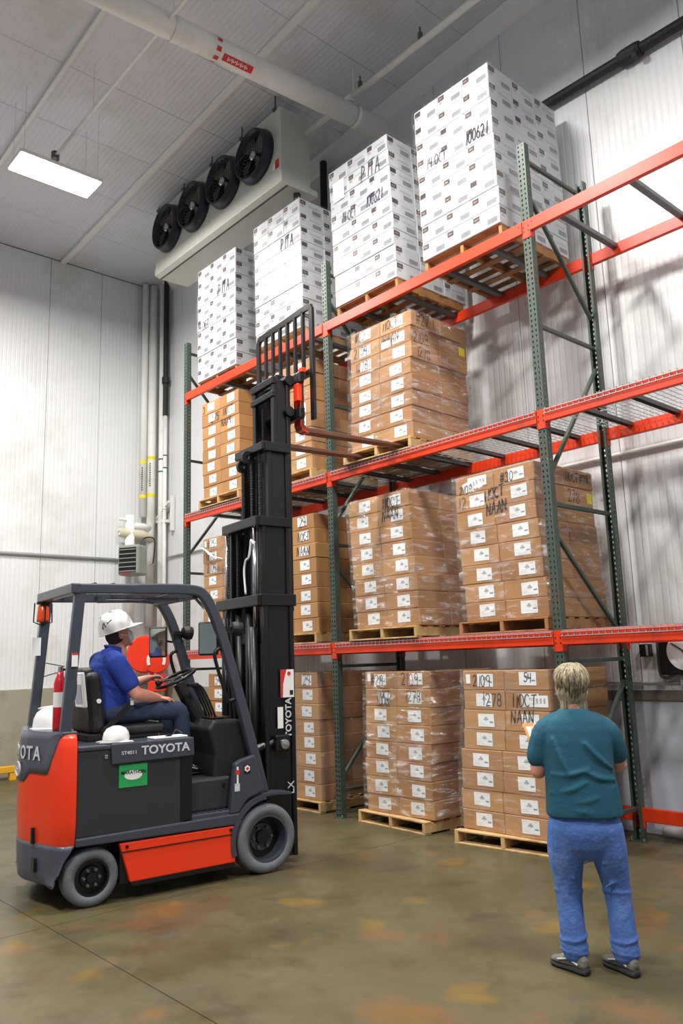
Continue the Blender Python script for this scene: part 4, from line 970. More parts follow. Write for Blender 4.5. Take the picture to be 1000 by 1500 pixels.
# mast: four telescoped stages, each with its own rails and tie bars
mast = MB()
def stage(name, s0, s1, y0, y1, z0, z1, rail=.075, ties=()):
    root = None
    for ya, yb in ((y0, y0+rail), (y1-rail, y1)):
        mb = MB()
        mb.box(s0, s1, ya+.02 if ya == y0 else ya, yb if ya == y0 else yb-.02, z0, z1)
        wo = (ya, ya+.02) if ya == y0 else (yb-.02, yb)
        mb.box(s0-.012, s0+.03, ya, yb, z0, z1); mb.box(s1-.03, s1+.012, ya, yb, z0, z1)
        o_ = mb.obj('mast_rail', M['black'], truck, bevel=.006, seg=1); root = root or o_
    for z, h, dp in ties: MB().box(s0-.03-dp, s0+.02, y0-.01, y1+.01, z-h, z).obj('mast_tie_bar', M['black'], truck, bevel=.008)
    return root
MY = YC
stage('outer', 1.52, 1.80, MY-.41, MY+.41, .06, 2.27, .07, ((2.28, .10, .05), (.55, .12, 0)))
stage('second', 1.55, 1.82, MY-.335, MY+.335, .75, 2.99, .065, ((3.0, .09, .05), (1.95, .1, 0)))
stage('third', 1.66, 1.87, MY-.268, MY+.268, 1.45, 3.72, .06, ((3.73, .08, .05),))
stage('inner', 1.76, 1.93, MY-.21, MY+.21, 2.15, 4.40, .055, ((4.41, .07, .0), (4.27, .06, 0)))
MB().box(1.47, 1.83, MY-.43, MY-.37, 2.18, 2.285).obj('mast_side_plate', M['black'], truck, bevel=.006)
MB().box(1.50, 1.85, MY-.355, MY-.30, 2.91, 3.0).obj('mast_side_plate', M['black'], truck, bevel=.006)
MB().box(1.61, 1.89, MY-.29, MY-.24, 3.64, 3.73).obj('mast_side_plate', M['black'], truck, bevel=.006)
def chain(pts, w_=.024, pitch=.026, name='lift_chain'):
    a, b_ = Vector(pts[0]), Vector(pts[1]); n_ = int((b_-a).length/pitch); mb = MB()
    for i in range(n_):
        p = a+(b_-a)*(i+.5)/n_; e = .75 if i % 2 else 1
        mb.box(p.x-.007, p.x+.007, p.y-w_/2*e, p.y+w_/2*e, p.z-pitch*.42, p.z+pitch*.42)
    o_ = mb.obj(name, M['battery'], truck); o_['kind'] = 'stuff'; return o_
for s, y, z0, z1 in ((1.50, MY+.26, 1.6, 2.92), (1.55, MY+.17, 1.6, 2.92), (1.62, MY+.19, 2.9, 3.62), (1.60, MY-.03, 2.2, 3.70), (1.62, MY-.15, 2.2, 3.70), (1.80, MY+.09, 3.0, 4.3), (1.80, MY-.12, 3.0, 4.3)): chain(((s, y, z0), (s, y, z1)))
for s, y, z0, z1, r in ((1.49, MY+.28, 2.05, 2.9, .016), (1.50, MY-.26, 1.98, 2.92, .02)):
    MB().tube([(s, y, z0), (s, y, z1)], r, 12).obj('lift_rod', M['steel'], truck, smooth=True)
for s, y, z0, z1, r in ((1.48, MY-.26, .3, 2.0, .042), (1.48, MY+.28, .3, 2.1, .042), (1.66, MY, .4, 2.9, .055), (1.54, MY-.1, .5, 2.2, .05), (1.54, MY+.1, .5, 2.2, .05)):
    MB().tube([(s, y, z0), (s, y, z1)], r, 14).obj('lift_cylinder', M['black'], truck, smooth=True)
MB().tube(crspline([(1.47, MY-.14, 2.3), (1.46, MY-.13, 2.5), (1.46, MY-.16, 2.6), (1.46, MY-.22, 2.63), (1.46, MY-.255, 2.72), (1.46, MY-.27, 2.78), (1.47, MY-.3, 2.74)], 6), .010, 8).obj('hydraulic_hose', M['paper'], truck, smooth=True)
for y in (MY+.12, MY+.05): MB().tube(crspline([(1.5, y, .8), (1.46, y+.05, 1.4), (1.47, y+.1, 2.1)], 6), .014, 7).obj('hydraulic_hose', M['rubberblk'], truck, smooth=True)
MB().lathe([(.02, -.02), (.06, -.02), (.06, .02), (.02, .02)], (1.62, MY+.19, 3.58), (0, 1, 0), 20, True).obj('chain_sheave', M['black'], truck)
MB().lathe([(.02, -.02), (.06, -.02), (.06, .02), (.02, .02)], (1.56, MY-.02, 3.62), (0, 1, 0), 20, True).obj('chain_sheave', M['black'], truck)
MB().tube([(1.2, .19, .86), (1.5, .19, .98)], .035, 12).obj('tilt_cylinder', M['black'], truck)
MB().tube([(1.48, .19, .97), (1.62, .19, 1.02)], .028, 10).obj('tilt_rod', M['chan'], truck)
MB().box(1.58, 1.72, .10, .16, .93, 1.07).obj('tilt_bracket', M['black'], truck, bevel=.015)
MB().lathe([(0, 0), (.04, 0), (.045, .01), (.04, .02), (0, .025)], (1.66, .098, .99), (0, -1, 0), 16).obj('bracket_cap', M['steel'], truck)
ys_ = MY-.413
sl = MB().box(1.66, 1.795, ys_-.003, ys_, 1.38, 1.62).obj('mast_warning_label', M['paper'], truck)
MB().prism([(1.66, 1.62), (1.72, 1.62), (1.685, 1.5), (1.68, 1.38), (1.66, 1.38)], ys_-.004, ys_-.002).obj('label_red_edge', M['redst'], sl)
MB().lathe([(0, 0), (.018, 0), (.018, .002), (0, .002)], (1.745, ys_-.003, 1.585), (0, -1, 0), 12).obj('label_symbol', M['redst'], sl)
MB().box(1.75, 1.785, ys_-.0045, ys_-.003, 1.40, 1.44).obj('label_figure', M['marker'], sl)
MB().box(1.625, 1.68, ys_-.003, ys_, 1.12, 1.30).obj('data_plate', M['paper'], truck)
text('TOYOTA', .082, M['letter'], truck, Matrix.Translation((1.735, ys_-.004, 1.205)) @ Matrix.Rotation(PI/2, 4, 'X') @ Matrix.Rotation(PI/2, 4, 'Z'), .022, 'mast_lettering')
text('LX', .09, M['letter'], truck, Matrix.Translation((1.75, ys_-.004, .62)) @ Matrix.Rotation(PI/2, 4, 'X') @ Matrix.Rotation(PI/2, 4, 'Z'), .0, 'mast_stencil')
# carriage, load backrest, forks (side-shifted toward the truck's left)
CY = .70
for z in (4.42, 4.06): MB().box(1.98, 2.04, CY-.46, CY+.46, z-.055, z+.055).obj('carriage_bar', M['black'], truck, bevel=.01)
for y in (CY-.22, CY+.02): MB().box(1.86, 1.99, y, y+.05, 3.95, 4.50).obj('carriage_plate', M['black'], truck, bevel=.01)
for z in (4.40, 4.08): MB().tube([(1.92, CY-.38, z), (1.92, CY+.2, z)], .05, 12).obj('side_shift_cylinder', M['black'], truck)
MB().box(1.97, 2.02, CY-.44, CY-.36, 4.18, 4.36).obj('orange_clamp', M['flor'], truck, bevel=.008)
MB().box(2.0, 2.06, CY-.47, CY-.40, 4.47, 4.52).obj('orange_stop', M['flor'], truck, bevel=.008)
bs = 2.09
MB().sweep(crspline([(bs, CY-.535, 3.98), (bs, CY-.535, 4.6), (bs, CY-.535, 5.06), (bs, CY-.52, 5.13), (bs, CY-.46, 5.16), (bs, CY, 5.16), (bs, CY+.46, 5.16), (bs, CY+.52, 5.13), (bs, CY+.535, 5.06), (bs, CY+.535, 4.6), (bs, CY+.535, 3.98)], 4), sq(.06, .03), (1, 0, 0)).obj('backrest_frame', M['black'], truck)
for q in range(6): MB().box(bs-.015, bs+.015, CY-.375+q*.15-.017, CY-.375+q*.15+.017, 4.48, 5.15).obj('backrest_bar', M['black'], truck)
MB().box(bs-.02, bs+.02, CY-.53, CY+.53, 4.44, 4.50).obj('backrest_cross_bar', M['black'], truck)
for y in (.41, 1.0):
    prof = [(2.06, 4.46), (2.105, 4.46), (2.105, 3.975), (2.13, 3.955), (3.44, 3.945), (3.44, 3.930), (3.2, 3.915), (2.12, 3.905), (2.07, 3.925), (2.06, 3.97)]
    fk = MB().prism(prof, y-.055, y+.055).obj('fork', M['fork'], truck, bevel=.006)
    MB().prism([(2.052, 4.40), (2.062, 4.40), (2.062, 3.97), (2.075, 3.92), (2.15, 3.899), (2.15, 3.907), (2.08, 3.928), (2.055, 3.97)], y-.058, y+.058).obj('painted_heel', M['flor'], fk)

# ------------------------------------------------------------------ things carried on the truck
def carried(name, label, cat, s, y, z, rz=0): return thing(name, label, cat, on_truck(s, y, z), HEAD+rz)
t = carried('fire_extinguisher', 'red fire extinguisher clamped to the rear pillar of the forklift', 'fire extinguisher', -.205, .27, 1.233)
MB().lathe([(0, 0), (.042, 0), (.046, .02), (.046, .34), (.036, .38), (.025, .40), (.025, .43), (0, .43)], seg=24).obj('cylinder', M['red'], t, smooth=True)
MB().lathe([(.0465, .17), (.0465, .28)], seg=24, caps=False).obj('white_label', M['paper'], t, smooth=True)
MB().lathe([(0, .43), (.02, .43), (.02, .47), (0, .47)], seg=12).obj('valve', M['steel'], t)
MB().sweep([(.03, 0, .47), (-.10, .04, .50)], sq(.02, .008)).obj('handle', M['chan'], t); MB().sweep([(.03, 0, .44), (-.11, .04, .40)], sq(.02, .008)).obj('squeeze_lever', M['chan'], t)
MB().tube(crspline([(.02, 0, .45), (.1, -.02, .42), (.11, -.03, .28), (.08, -.04, .15)], 5), .009, 7).obj('hose', M['black'], t)
def hard_hat_mesh(parent, m_, sc=1.0):
    prof = [(.0, .158), (.04, .155), (.075, .142), (.105, .115), (.124, .07), (.13, .02), (.132, 0)]
    rings = []
    for r, h in prof[::-1]: rings.append([(r*1.12*math.cos(2*PI*i/32)*sc, r*math.sin(2*PI*i/32)*sc, h*sc) for i in range(32)] if r > 0 else [(0, 0, h*sc)]*32)
    sh = MB().loft(rings, False).obj('shell', m_, parent, smooth=True)
    brim = []
    for k_ in (0, 1):
        for i in range(32):
            a = 2*PI*i/32; f = max(0, math.cos(a))**1.5; r = (.130 if k_ == 0 else .142+.055*f); brim.append((r*1.12*math.cos(a)*sc, r*math.sin(a)*sc, (.004 if k_ == 0 else -.004-.018*f)*sc))
    b_ = MB().add(brim, [(i, (i+1) % 32, 32+(i+1) % 32, 32+i) for i in range(32)]).obj('brim', m_, parent, smooth=True)
    s_ = b_.modifiers.new('s', 'SOLIDIFY'); s_.thickness = .006
    for y in (-.03, .03): MB().sweep([(x*sc, y*sc, (.16-.55*x*x/.16*.4)*sc) for x in (-.10, -.06, -.02, .02, .06, .10)], sq(.012*sc, .012*sc), (0, 1, 0)).obj('ridge', m_, parent, smooth=True)
    return sh
t = carried('hard_hat', 'spare white hard hat resting on the forklift counterweight', 'hard hat', -.165, .60, 1.236, 2.6); hard_hat_mesh(t, M['whiteplast'])
t = carried('bump_cap', 'white cap lying on the forklift hood beside the seat', 'cap', .19, .13, 1.127, -2.6)
rings = [[(r*1.15*math.cos(2*PI*i/24), r*math.sin(2*PI*i/24)*.9, h) for i in range(24)] for r, h in ((.098, .0), (.1, .03), (.092, .07), (.07, .1), (.03, .117), (.004, .12))]
MB().loft(rings).obj('crown', M['whiteplast'], t, smooth=True)
MB().prism([(.09*math.cos(a)*1.1+.02, .085*math.sin(a)) for a in [-1.2+i*.2 for i in range(13)]]+[(.16, .06), (.185, 0), (.16, -.06)][0:0]+[(.06, .08), (.15, .065), (.185, 0.0), (.15, -.065), (.06, -.08)], .004, .014, 'z').obj('peak', M['whiteplast'], t)
tag(MB().prism([(0, 0), (.18, -.02), (.2, .07), (.02, .09)], 0, .003, 'z').xf(Matrix.Translation(on_truck(.11, .04, 1.1265)) @ Matrix.Rotation(HEAD, 4, 'Z')).obj('paper_sheet', M['paper']), 'white paper sheet under the cap on the forklift hood', 'paper')
t = carried('clipboard', 'white board with a clip lying on the hood behind the driver knee', 'clipboard', .60, .10, 1.127)
MB().box(-.14, .14, -.06, .09, 0, .012).obj('board', M['paper'], t, bevel=.003); MB().box(-.03, .01, -.05, -.01, .012, .03).obj('clip', M['black'], t, bevel=.004)
MB().tube(crspline([(.02, -.03, .02), (.06, -.02, .06), (.12, .0, .03)], 4), .006, 6).obj('loop', M['black'], t)
# ------------------------------------------------------------------ people
def limb(mb, pts, rad, side=(1, 0, 0), n=14, sub=3, cap=True):
    """rounded tapered limb; rad entries are r or (r_side, r_other)"""
    rad = [(r, r) if not isinstance(r, tuple) else r for r in rad]
    P = crspline(pts, sub); Rr = crspline([(a, b, 0) for a, b in rad], sub); k = len(P); side = Vector(side); rings = []
    def ring(p, t, ra, rb):
        a = side-t*side.dot(t)
        if a.length < 1e-3: a = t.orthogonal()
        a.normalize(); b = t.cross(a)
        return [tuple(p+a*ra*math.cos(2*PI*i/n)+b*rb*math.sin(2*PI*i/n)) for i in range(n)]
    tg = [(P[min(i+1, k-1)]-P[max(i-1, 0)]).normalized() for i in range(k)]
    if cap:
        for ang in (80, 50, 25): c, s_ = math.cos(math.radians(ang)), math.sin(math.radians(ang)); r = min(Rr[0].x, Rr[0].y); rings.append(ring(P[0]-tg[0]*r*s_, tg[0], Rr[0].x*c, Rr[0].y*c))
    for i in range(k): rings.append(ring(P[i], tg[i], Rr[i].x, Rr[i].y))
    if cap:
        for ang in (25, 50, 80): c, s_ = math.cos(math.radians(ang)), math.sin(math.radians(ang)); r = min(Rr[-1].x, Rr[-1].y); rings.append(ring(P[-1]+tg[-1]*r*s_, tg[-1], Rr[-1].x*c, Rr[-1].y*c))
    mb.loft(rings); return mb
def ball(mb, c, rx, ry=None, rz=None, M4=None):
    ry = ry or rx; rz = rz or rx; c = Vector(c); rings = []
    for i in range(1, 12):
        th = PI*i/12; rings.append([tuple(c+(M4 @ Vector((rx*math.sin(th)*math.cos(2*PI*j/18), ry*math.sin(th)*math.sin(2*PI*j/18), -rz*math.cos(th))) if M4 else Vector((rx*math.sin(th)*math.cos(2*PI*j/18), ry*math.sin(th)*math.sin(2*PI*j/18), -rz*math.cos(th))))) for j in range(18)])
    return mb.loft(rings)
def hand_mesh(mb, wrist, fwd, up, curl, thumb_side=1, size=1.0):
    """palm and five jointed fingers: fwd along the hand, up = back of the hand; fingers curl away from it"""
    w_ = Vector(wrist); f = Vector(fwd).normalized(); u = Vector(up); u = (u-f*u.dot(f)).normalized(); s_ = f.cross(u)*thumb_side
    limb(mb, [w_-f*.02, w_+f*.03*size, w_+f*.085*size], [(.026*size, .02*size), (.036*size, .018*size), (.040*size, .014*size)], s_, 12)
    for k, (o_, ln) in enumerate(((.030, .068), (.010, .076), (-.011, .071), (-.030, .056))):
        p = w_+f*.082*size+s_*o_*size; pts = [p-f*.02]; d = f.copy(); ang = 0
        for j, part in enumerate((.42, .33, .25)):
            ang += math.radians(curl[min(k, len(curl)-1)])*(.7 if j == 0 else 1); dd = f*math.cos(ang)-u*math.sin(ang); p = p+dd*ln*part*size; pts.append(p)
        limb(mb, pts, [.0092*size, .0092*size, .0086*size, .0074*size], s_, 8, 2)
    p = w_+f*.02*size+s_*.028*size; q = p+(s_*.75+f*.65-u*.2).normalized()*.036*size; r = q+(f*.9+s_*.15-u*.35).normalized()*.034*size
    limb(mb, [p, q, r], [.0125*size, .0105*size, .0085*size], u, 8, 2)
def head_mesh(mb, c, M4, sc=1.0):
    """M4 rotates head frame (x right, y forward, z up)"""
    c = Vector(c); T = lambda x, y, z: c+(M4 @ Vector((x*sc, y*sc, z*sc)))
    ball(mb, T(0, -.012, .025), .076*sc, .094*sc, .098*sc, M4)
    ball(mb, T(0, .022, -.045), .058*sc, .066*sc, .075*sc, M4)
    limb(mb, [T(0, .088, .012), T(0, .108, -.022), T(0, .096, -.032)], [.009*sc, .014*sc, .013*sc], M4 @ Vector((1, 0, 0)), 8)
    ball(mb, T(0, .075, -.105), .024*sc, .02*sc, .018*sc, M4)
    for s_ in (-1, 1):
        ball(mb, T(s_*.078, -.008, -.012), .010*sc, .022*sc, .032*sc, M4)
        ball(mb, T(s_*.032, .078, .028), .022*sc, .012*sc, .009*sc, M4)
    limb(mb, [T(-.02, .086, -.062), T(0, .09, -.061), T(.02, .086, -.062)], [.007*sc, .009*sc, .007*sc], M4 @ Vector((0, 1, 0)), 8)
    limb(mb, [T(0, -.02, -.08), T(0, -.03, -.17)], [.054*sc, .056*sc], M4 @ Vector((1, 0, 0)))
M['eye'] = mat('eye_white', srgb(232, 230, 226), .2); M['iris'] = mat('iris', srgb(60, 64, 70), .2); M['lip'] = mat('lip', srgb(186, 110, 104), .5); M['brow'] = mat('brown_hair', srgb(58, 42, 34), .8, var=.2)
def face_parts(c, M4, parent, sc=1.0):
    c = Vector(c); T = lambda x, y, z: c+(M4 @ Vector((x*sc, y*sc, z*sc)))
    for s_ in (-1, 1):
        e = ball(MB(), T(s_*.032, .077, .012), .012*sc, .009*sc, .008*sc, M4).obj('eye', M['eye'], parent, smooth=True)
        ball(MB(), T(s_*.032, .085, .012), .005*sc, .003*sc, .005*sc, M4).obj('iris', M['iris'], e, smooth=True)
        limb(MB(), [T(s_*.016, .090, .036), T(s_*.034, .089, .041), T(s_*.052, .080, .034)], [.004*sc, .005*sc, .003*sc], (0, 0, 1), 8).obj('eyebrow', M['brow'], parent, smooth=True)
    limb(MB(), [T(-.022, .091, -.064), T(0, .099, -.062), T(.022, .091, -.064)], [.004*sc, .006*sc, .004*sc], (0, 0, 1), 8).obj('lips', M['lip'], parent, smooth=True)
def hair_mat(name, a, b):
    mt = bpy.data.materials.new(name); mt.use_nodes = True; N, Lk = nodes(mt); p = N['Principled BSDF']; p.inputs['Roughness'].default_value = .55
    tc = N.new('ShaderNodeTexCoord'); mp_ = N.new('ShaderNodeMapping'); mp_.inputs['Scale'].default_value = (70, 70, 5); Lk.new(tc.outputs['Object'], mp_.inputs[0])
    nz = N.new('ShaderNodeTexNoise'); nz.inputs['Scale'].default_value = 1; nz.inputs['Detail'].default_value = 4; Lk.new(mp_.outputs[0], nz.inputs[0])
    cr = N.new('ShaderNodeMapRange'); cr.inputs['From Min'].default_value = .35; cr.inputs['From Max'].default_value = .65; Lk.new(nz.outputs['Fac'], cr.inputs[0])
    mx = N.new('ShaderNodeMix'); mx.data_type = 'RGBA'; mx.inputs['A'].default_value = a; mx.inputs['B'].default_value = b; Lk.new(cr.outputs[0], mx.inputs['Factor']); Lk.new(mx.outputs['Result'], p.inputs['Base Color'])
    bp = N.new('ShaderNodeBump'); bp.inputs['Strength'].default_value = .6; bp.inputs['Distance'].default_value = .01; Lk.new(nz.outputs['Fac'], bp.inputs['Height']); Lk.new(bp.outputs[0], p.inputs['Normal'])
    return mt
def shoe(parent, heel, toe_dir, m_up, m_sole, L=.25):
    h = Vector(heel); f = Vector(toe_dir).normalized(); s_ = Vector((f.y, -f.x, 0)); up = Vector((0, 0, 1))
    def rg(x, w_, z0, z1, k=14): return [tuple(h+f*x+s_*w_*math.cos(2*PI*i/k)*(1 if math.sin(2*PI*i/k) < 0 else .86)+up*((z0+z1)/2+(z1-z0)/2*math.sin(2*PI*i/k))) for i in range(k)]
    MB().loft([rg(x*L, w_, 0, z) for x, w_, z in ((.0, .022, .03), (.02, .034, .036), (.2, .038, .036), (.45, .036, .033), (.72, .046, .032), (.9, .040, .032), (.985, .022, .034), (1.0, .01, .034))]).obj('shoe_sole', m_sole, parent, smooth=True)
    u_ = MB().loft([rg(x*L, w_, .022, z) for x, w_, z in ((.02, .024, .07), (.05, .032, .09), (.22, .036, .105), (.38, .036, .10), (.55, .040, .078), (.75, .043, .062), (.9, .034, .052), (.975, .016, .042))]).obj('shoe', m_up, parent, smooth=True)
    for k in range(4):
        x = (.40+.09*k)*L; z = .104-.012*k*1.1
        MB().tube([h+f*x+s_*-.024+up*(z-.012), h+f*x+up*(z+.002), h+f*x+s_*.024+up*(z-.012)], .004, 6).obj('shoe_lace', M['paper'], u_)
    for sg in (-1, 1): MB().tube([h+f*.04+s_*sg*.034+up*.05, h+f*.10+s_*sg*.0395+up*.07, h+f*.17+s_*sg*.041+up*.05], .005, 6).obj('shoe_stripe', M['letter'], u_)
    return u_

# ---- standing woman seen from behind; local X to her right, Y ahead of her
WP = (7.19, -1.915, 0)
woman = thing('person', 'person in teal t-shirt and blue jeans standing with clipboard, back turned', 'person', WP, math.radians(35))
HM = Matrix.Rotation(math.radians(14), 4, 'Z') @ Matrix.Rotation(math.radians(14), 4, 'X')
hc = Vector((-.018, .035, 1.505))
LS, LE, LW_ = (-.165, .0, 1.27), (-.228, .02, 1.035), (-.235, .215, 1.165)
RS, RE, RW_ = (.15, .03, 1.26), (.215, .10, 1.06), (.02, .30, 1.10)
mb = MB(); head_mesh(mb, hc, HM, 1.0)
limb(mb, [(-.015, .0, 1.40), (-.015, -.0, 1.35), (-.015, 0, 1.29)], [.052, .054, .07])
limb(mb, [(-.02, 0, 1.26), (-.015, 0, 1.13), (0, 0, .98), (0, 0, .82)], [(.12, .075), (.14, .09), (.14, .1), (.14, .1)])
for S_, E_, W_, hd in ((LS, LE, LW_, 1), (RS, RE, RW_, -1)):
    limb(mb, [S_, ((S_[0]+E_[0])/2, (S_[1]+E_[1])/2, (S_[2]+E_[2])/2), E_], [.058, .054, .046])
    limb(mb, [E_, ((E_[0]*.6+W_[0]*.4), (E_[1]*.6+W_[1]*.4), (E_[2]*.6+W_[2]*.4)), W_], [.046, .044, .028])
hand_mesh(mb, LW_, (-.1, .6, .75), (-.95, .1, -.1), (35, 38, 42, 46), -1); hand_mesh(mb, RW_, (-.85, .45, .1), (.1, .6, -.6), (30, 34, 36, 38), 1)
limb(mb, [(-.1, 0, .78), (-.115, .0, .40), (-.105, -.01, .07)], [.08, .05, .035]); limb(mb, [(.09, 0, .78), (.135, .02, .41), (.15, 0, .07)], [.08, .05, .035])
body = remeshed(mb, 'body', M['skin'], .006, 3, woman); face_parts(hc, HM, body)
# shirt with folds
mb = MB(); tors = [(.80, .004, .206, .150), (.83, .004, .207, .152), (.92, .002, .200, .148), (1.0, -.004, .192, .143), (1.1, -.008, .190, .138), (1.2, -.01, .192, .130), (1.27, -.012, .184, .118), (1.315, -.014, .158, .105), (1.352, -.015, .105, .088), (1.378, -.016, .072, .074)]
rings = []
for z, cx, hw, hd in tors: rings.append([(cx+hw*math.copysign(abs(math.cos(a))**.85, math.cos(a)), hd*math.copysign(abs(math.sin(a))**.85, math.sin(a)), z) for a in [2*PI*i/40 for i in range(40)]])
mb.loft(rings)
limb(mb, [(-.12, .0, 1.295), (-.172, .002, 1.245), (-.205, .01, 1.165), (-.222, .015, 1.115)], [.066, .076, .073, .070]); limb(mb, [(.09, .02, 1.295), (.155, .03, 1.245), (.19, .055, 1.175), (.205, .075, 1.125)], [.064, .074, .07, .066])
for (x0, z0, x1, z1) in ((-.17, .93, .02, .99), (-.05, .88, .17, .96), (-.16, 1.03, .04, 1.06), (.02, 1.05, .18, 1.00), (.03, 1.2, .17, 1.06), (-.14, 1.22, -.06, 1.02), (-.1, .86, .1, .84)):
    yb = lambda x, z: -(.150-.02*max(0, (z-1)))*math.sqrt(max(.02, 1-(x/.215)**2))+.004
    mid = ((x0+x1)/2, (z0+z1)/2-.014)
    limb(mb, [(x0, yb(x0, z0), z0), (mid[0], yb(*mid), mid[1]), (x1, yb(x1, z1), z1)], [.008, .014, .007], (0, 1, 0), 8)
remeshed(mb, 'shirt', M['tealshirt'], .0075, 9, woman)
# jeans
mb = MB()
limb(mb, [(0, .0, .80), (0, -.005, .74), (0, -.005, .70)], [(.185, .128), (.198, .142), (.19, .14)], n=24)
limb(mb, [(-.098, -.008, .74), (-.112, .0, .60), (-.112, .015, .40), (-.108, -.008, .22), (-.103, -.015, .10)], [(.104, .118), (.100, .105), (.072, .078), (.069, .074), (.068, .074)], n=18)
limb(mb, [(.098, -.008, .74), (.118, .005, .60), (.143, .03, .42), (.155, .005, .22), (.160, -.005, .10)], [(.104, .118), (.098, .105), (.074, .080), (.070, .074), (.070, .076)], n=18)
for cx, cy in ((-.104, -.012), (.158, -.003)):
    for z, r in ((.10, .072), (.135, .070), (.175, .071), (.40, .074)): 
        c_ = (cx if z < .3 else (-.112 if cx < 0 else .142)); mb.tube([(c_+r*math.cos(2*PI*i/16), cy+(.03 if z > .3 else 0)+r*1.04*math.sin(2*PI*i/16), z+.012*math.sin(2*PI*i/16+z*40)) for i in range(16)], .008, 6, True)
for z0, sg in ((.66, -1), (.60, -1), (.66, 1), (.58, 1), (.5, -1), (.46, 1)):
    limb(mb, [(sg*.075, -.098+.03*(.7-z0)*3, z0-.02), (sg*.11, -.108+.06*(.7-z0)*3, z0), (sg*.18, -.07+.03*(.7-z0)*3, z0+.02)], [.004, .008, .004], (0, 1, 0), 8)
remeshed(mb, 'jeans', M['jean'], .0075, 4, woman)
M['shoeup'] = mat('grey_trail_shoe', srgb(112, 108, 100), .7, var=.3, scale=40, bump=.3); M['shoesole'] = mat('dark_sole', srgb(48, 48, 50), .8)
shoe(woman, (-.045, -.085, 0), (-.74, .68, 0), M['shoeup'], M['shoesole']); shoe(woman, (.205, -.075, 0), (-.62, .78, 0), M['shoeup'], M['shoesole'])
for cx, cy in ((-.104, -.012), (.158, -.003)): MB().lathe([(.04, .05), (.045, .13), (.04, .14)], (cx, cy, 0), seg=16).obj('sock', M['paper'], woman, smooth=True)
# layered grey-blond hair
M['hair'] = hair_mat('grey_blond_hair', srgb(112, 98, 82), srgb(196, 180, 148))
mb = MB(); T = lambda x, y, z: hc+(HM @ Vector((x, y, z)))
ball(mb, T(0, -.022, .045), .095, .102, .092, HM); ball(mb, T(0, -.045, -.03), .090, .072, .09, HM); ball(mb, T(0, -.058, -.095), .072, .05, .075, HM)
for x in (-.05, -.025, 0, .025, .05): limb(mb, [T(x, -.07, -.08), T(x*1.1, -.084, -.14), T(x*1.2, -.082, -.195)], [.026, .024, .009], HM @ Vector((1, 0, 0)), 8)
rg = random.Random(5)
hb = remeshed(mb, 'hair', M['hair'], .006, 2, woman)
ms = MB()
for q in range(230):
    a = rg.uniform(PI*.93, PI*2.07); pts = []
    el0 = rg.uniform(.2, 1.35); el1 = el0-rg.uniform(.5, .95)
    for k in range(5):
        e = el0+(el1-el0)*k/4; x, y, z = .098*math.cos(a)*math.cos(e), -.024+.106*math.sin(a)*math.cos(e), .045+.095*math.sin(e)
        if e < 0: x, y, z = .095*math.cos(a)*(1+e*.25), -.032+.098*math.sin(a)*(1+e*.15), .045+.14*e
        pts.append(T(x, y, z)+Vector((rg.uniform(-.003, .003), rg.uniform(-.003, .003), 0)))
    ms.tube(crspline(pts, 2), [.0022+.0028*math.sin(PI*i/8) for i in range(9)], 5)
so = ms.obj('hair_locks', M['hair'], hb, smooth=True); so['kind'] = 'stuff'
ball(MB(), T(-.083, -.006, -.046), .006, .006, .006).obj('earring', M['steel'], body, smooth=True)
# clipboard and pen in her left hand
cb = thing('clipboard', 'brown clipboard with white paper held by the standing person', 'clipboard', Matrix.Translation(WP) @ Matrix.Rotation(math.radians(35), 4, 'Z') @ Vector((-.165, .30, 1.17)), math.radians(35))
Mc = Matrix.Rotation(math.radians(18), 4, 'Z') @ Matrix.Rotation(math.radians(-52), 4, 'X')
MB().box(-.115, .115, -.003, .003, -.155, .155, Mc).obj('board', mat('hardboard', srgb(176, 122, 62), .6), cb, bevel=.002)
MB().box(-.10, .10, -.006, -.0035, -.14, .12, Mc).obj('paper', M['paper'], cb)
MB().box(-.04, .04, -.014, -.004, .12, .15, Mc).obj('clip', M['steel'], cb, bevel=.003)

# ---- seated driver; built in the truck's frame, its own thing
drv = thing('person', 'person in blue polo shirt, white hard hat and mask driving the forklift', 'person', TR, HEAD)
DM = Matrix.Rotation(-PI/2, 4, 'Z') @ Matrix.Rotation(math.radians(17), 4, 'X') ; dh = Vector((.345, .56, 1.955))
RSh, REl, RWr = (.245, .345, 1.735), (.40, .275, 1.47), (.635, .385, 1.425)
LSh, LEl, LWr = (.245, .775, 1.735), (.45, .84, 1.50), (.665, .70, 1.585)
mb = MB(); head_mesh(mb, dh, DM, 1.0)
limb(mb, [(.325, .56, 1.87), (.29, .56, 1.80), (.27, .56, 1.7)], [.056, .06, .09], (0, 1, 0))
limb(mb, [(.26, .56, 1.74), (.24, .56, 1.55), (.22, .56, 1.38)], [(.15, .09), (.15, .11), (.15, .11)], (0, 1, 0))
for S_, E_, W_ in ((RSh, REl, RWr), (LSh, LEl, LWr)):
    m_ = lambda a, b, k: tuple(a[i]*(1-k)+b[i]*k for i in range(3))
    limb(mb, [S_, m_(S_, E_, .5), E_], [.06, .058, .05]); limb(mb, [E_, m_(E_, W_, .4), W_], [.05, .049, .03])
hand_mesh(mb, RWr, (.97, .15, -.12), (.1, 0, 1), (22, 24, 26, 28), 1); hand_mesh(mb, LWr, (.9, -.25, .12), (.1, .25, 1), (34, 38, 40, 42), -1)
for y in (.40, .72): limb(mb, [(.24, .56+(y-.56)*.7, 1.33), (.55, y, 1.325), (.80, y, 1.30), (.84, y, 1.2), (.86, y, 1.05), (.88, y, .86)], [.06, .055, .05, .045, .04, .04])
db = remeshed(mb, 'body', M['skin'], .006, 3, drv); face_parts(dh, DM, db)
mb = MB(); rings = []
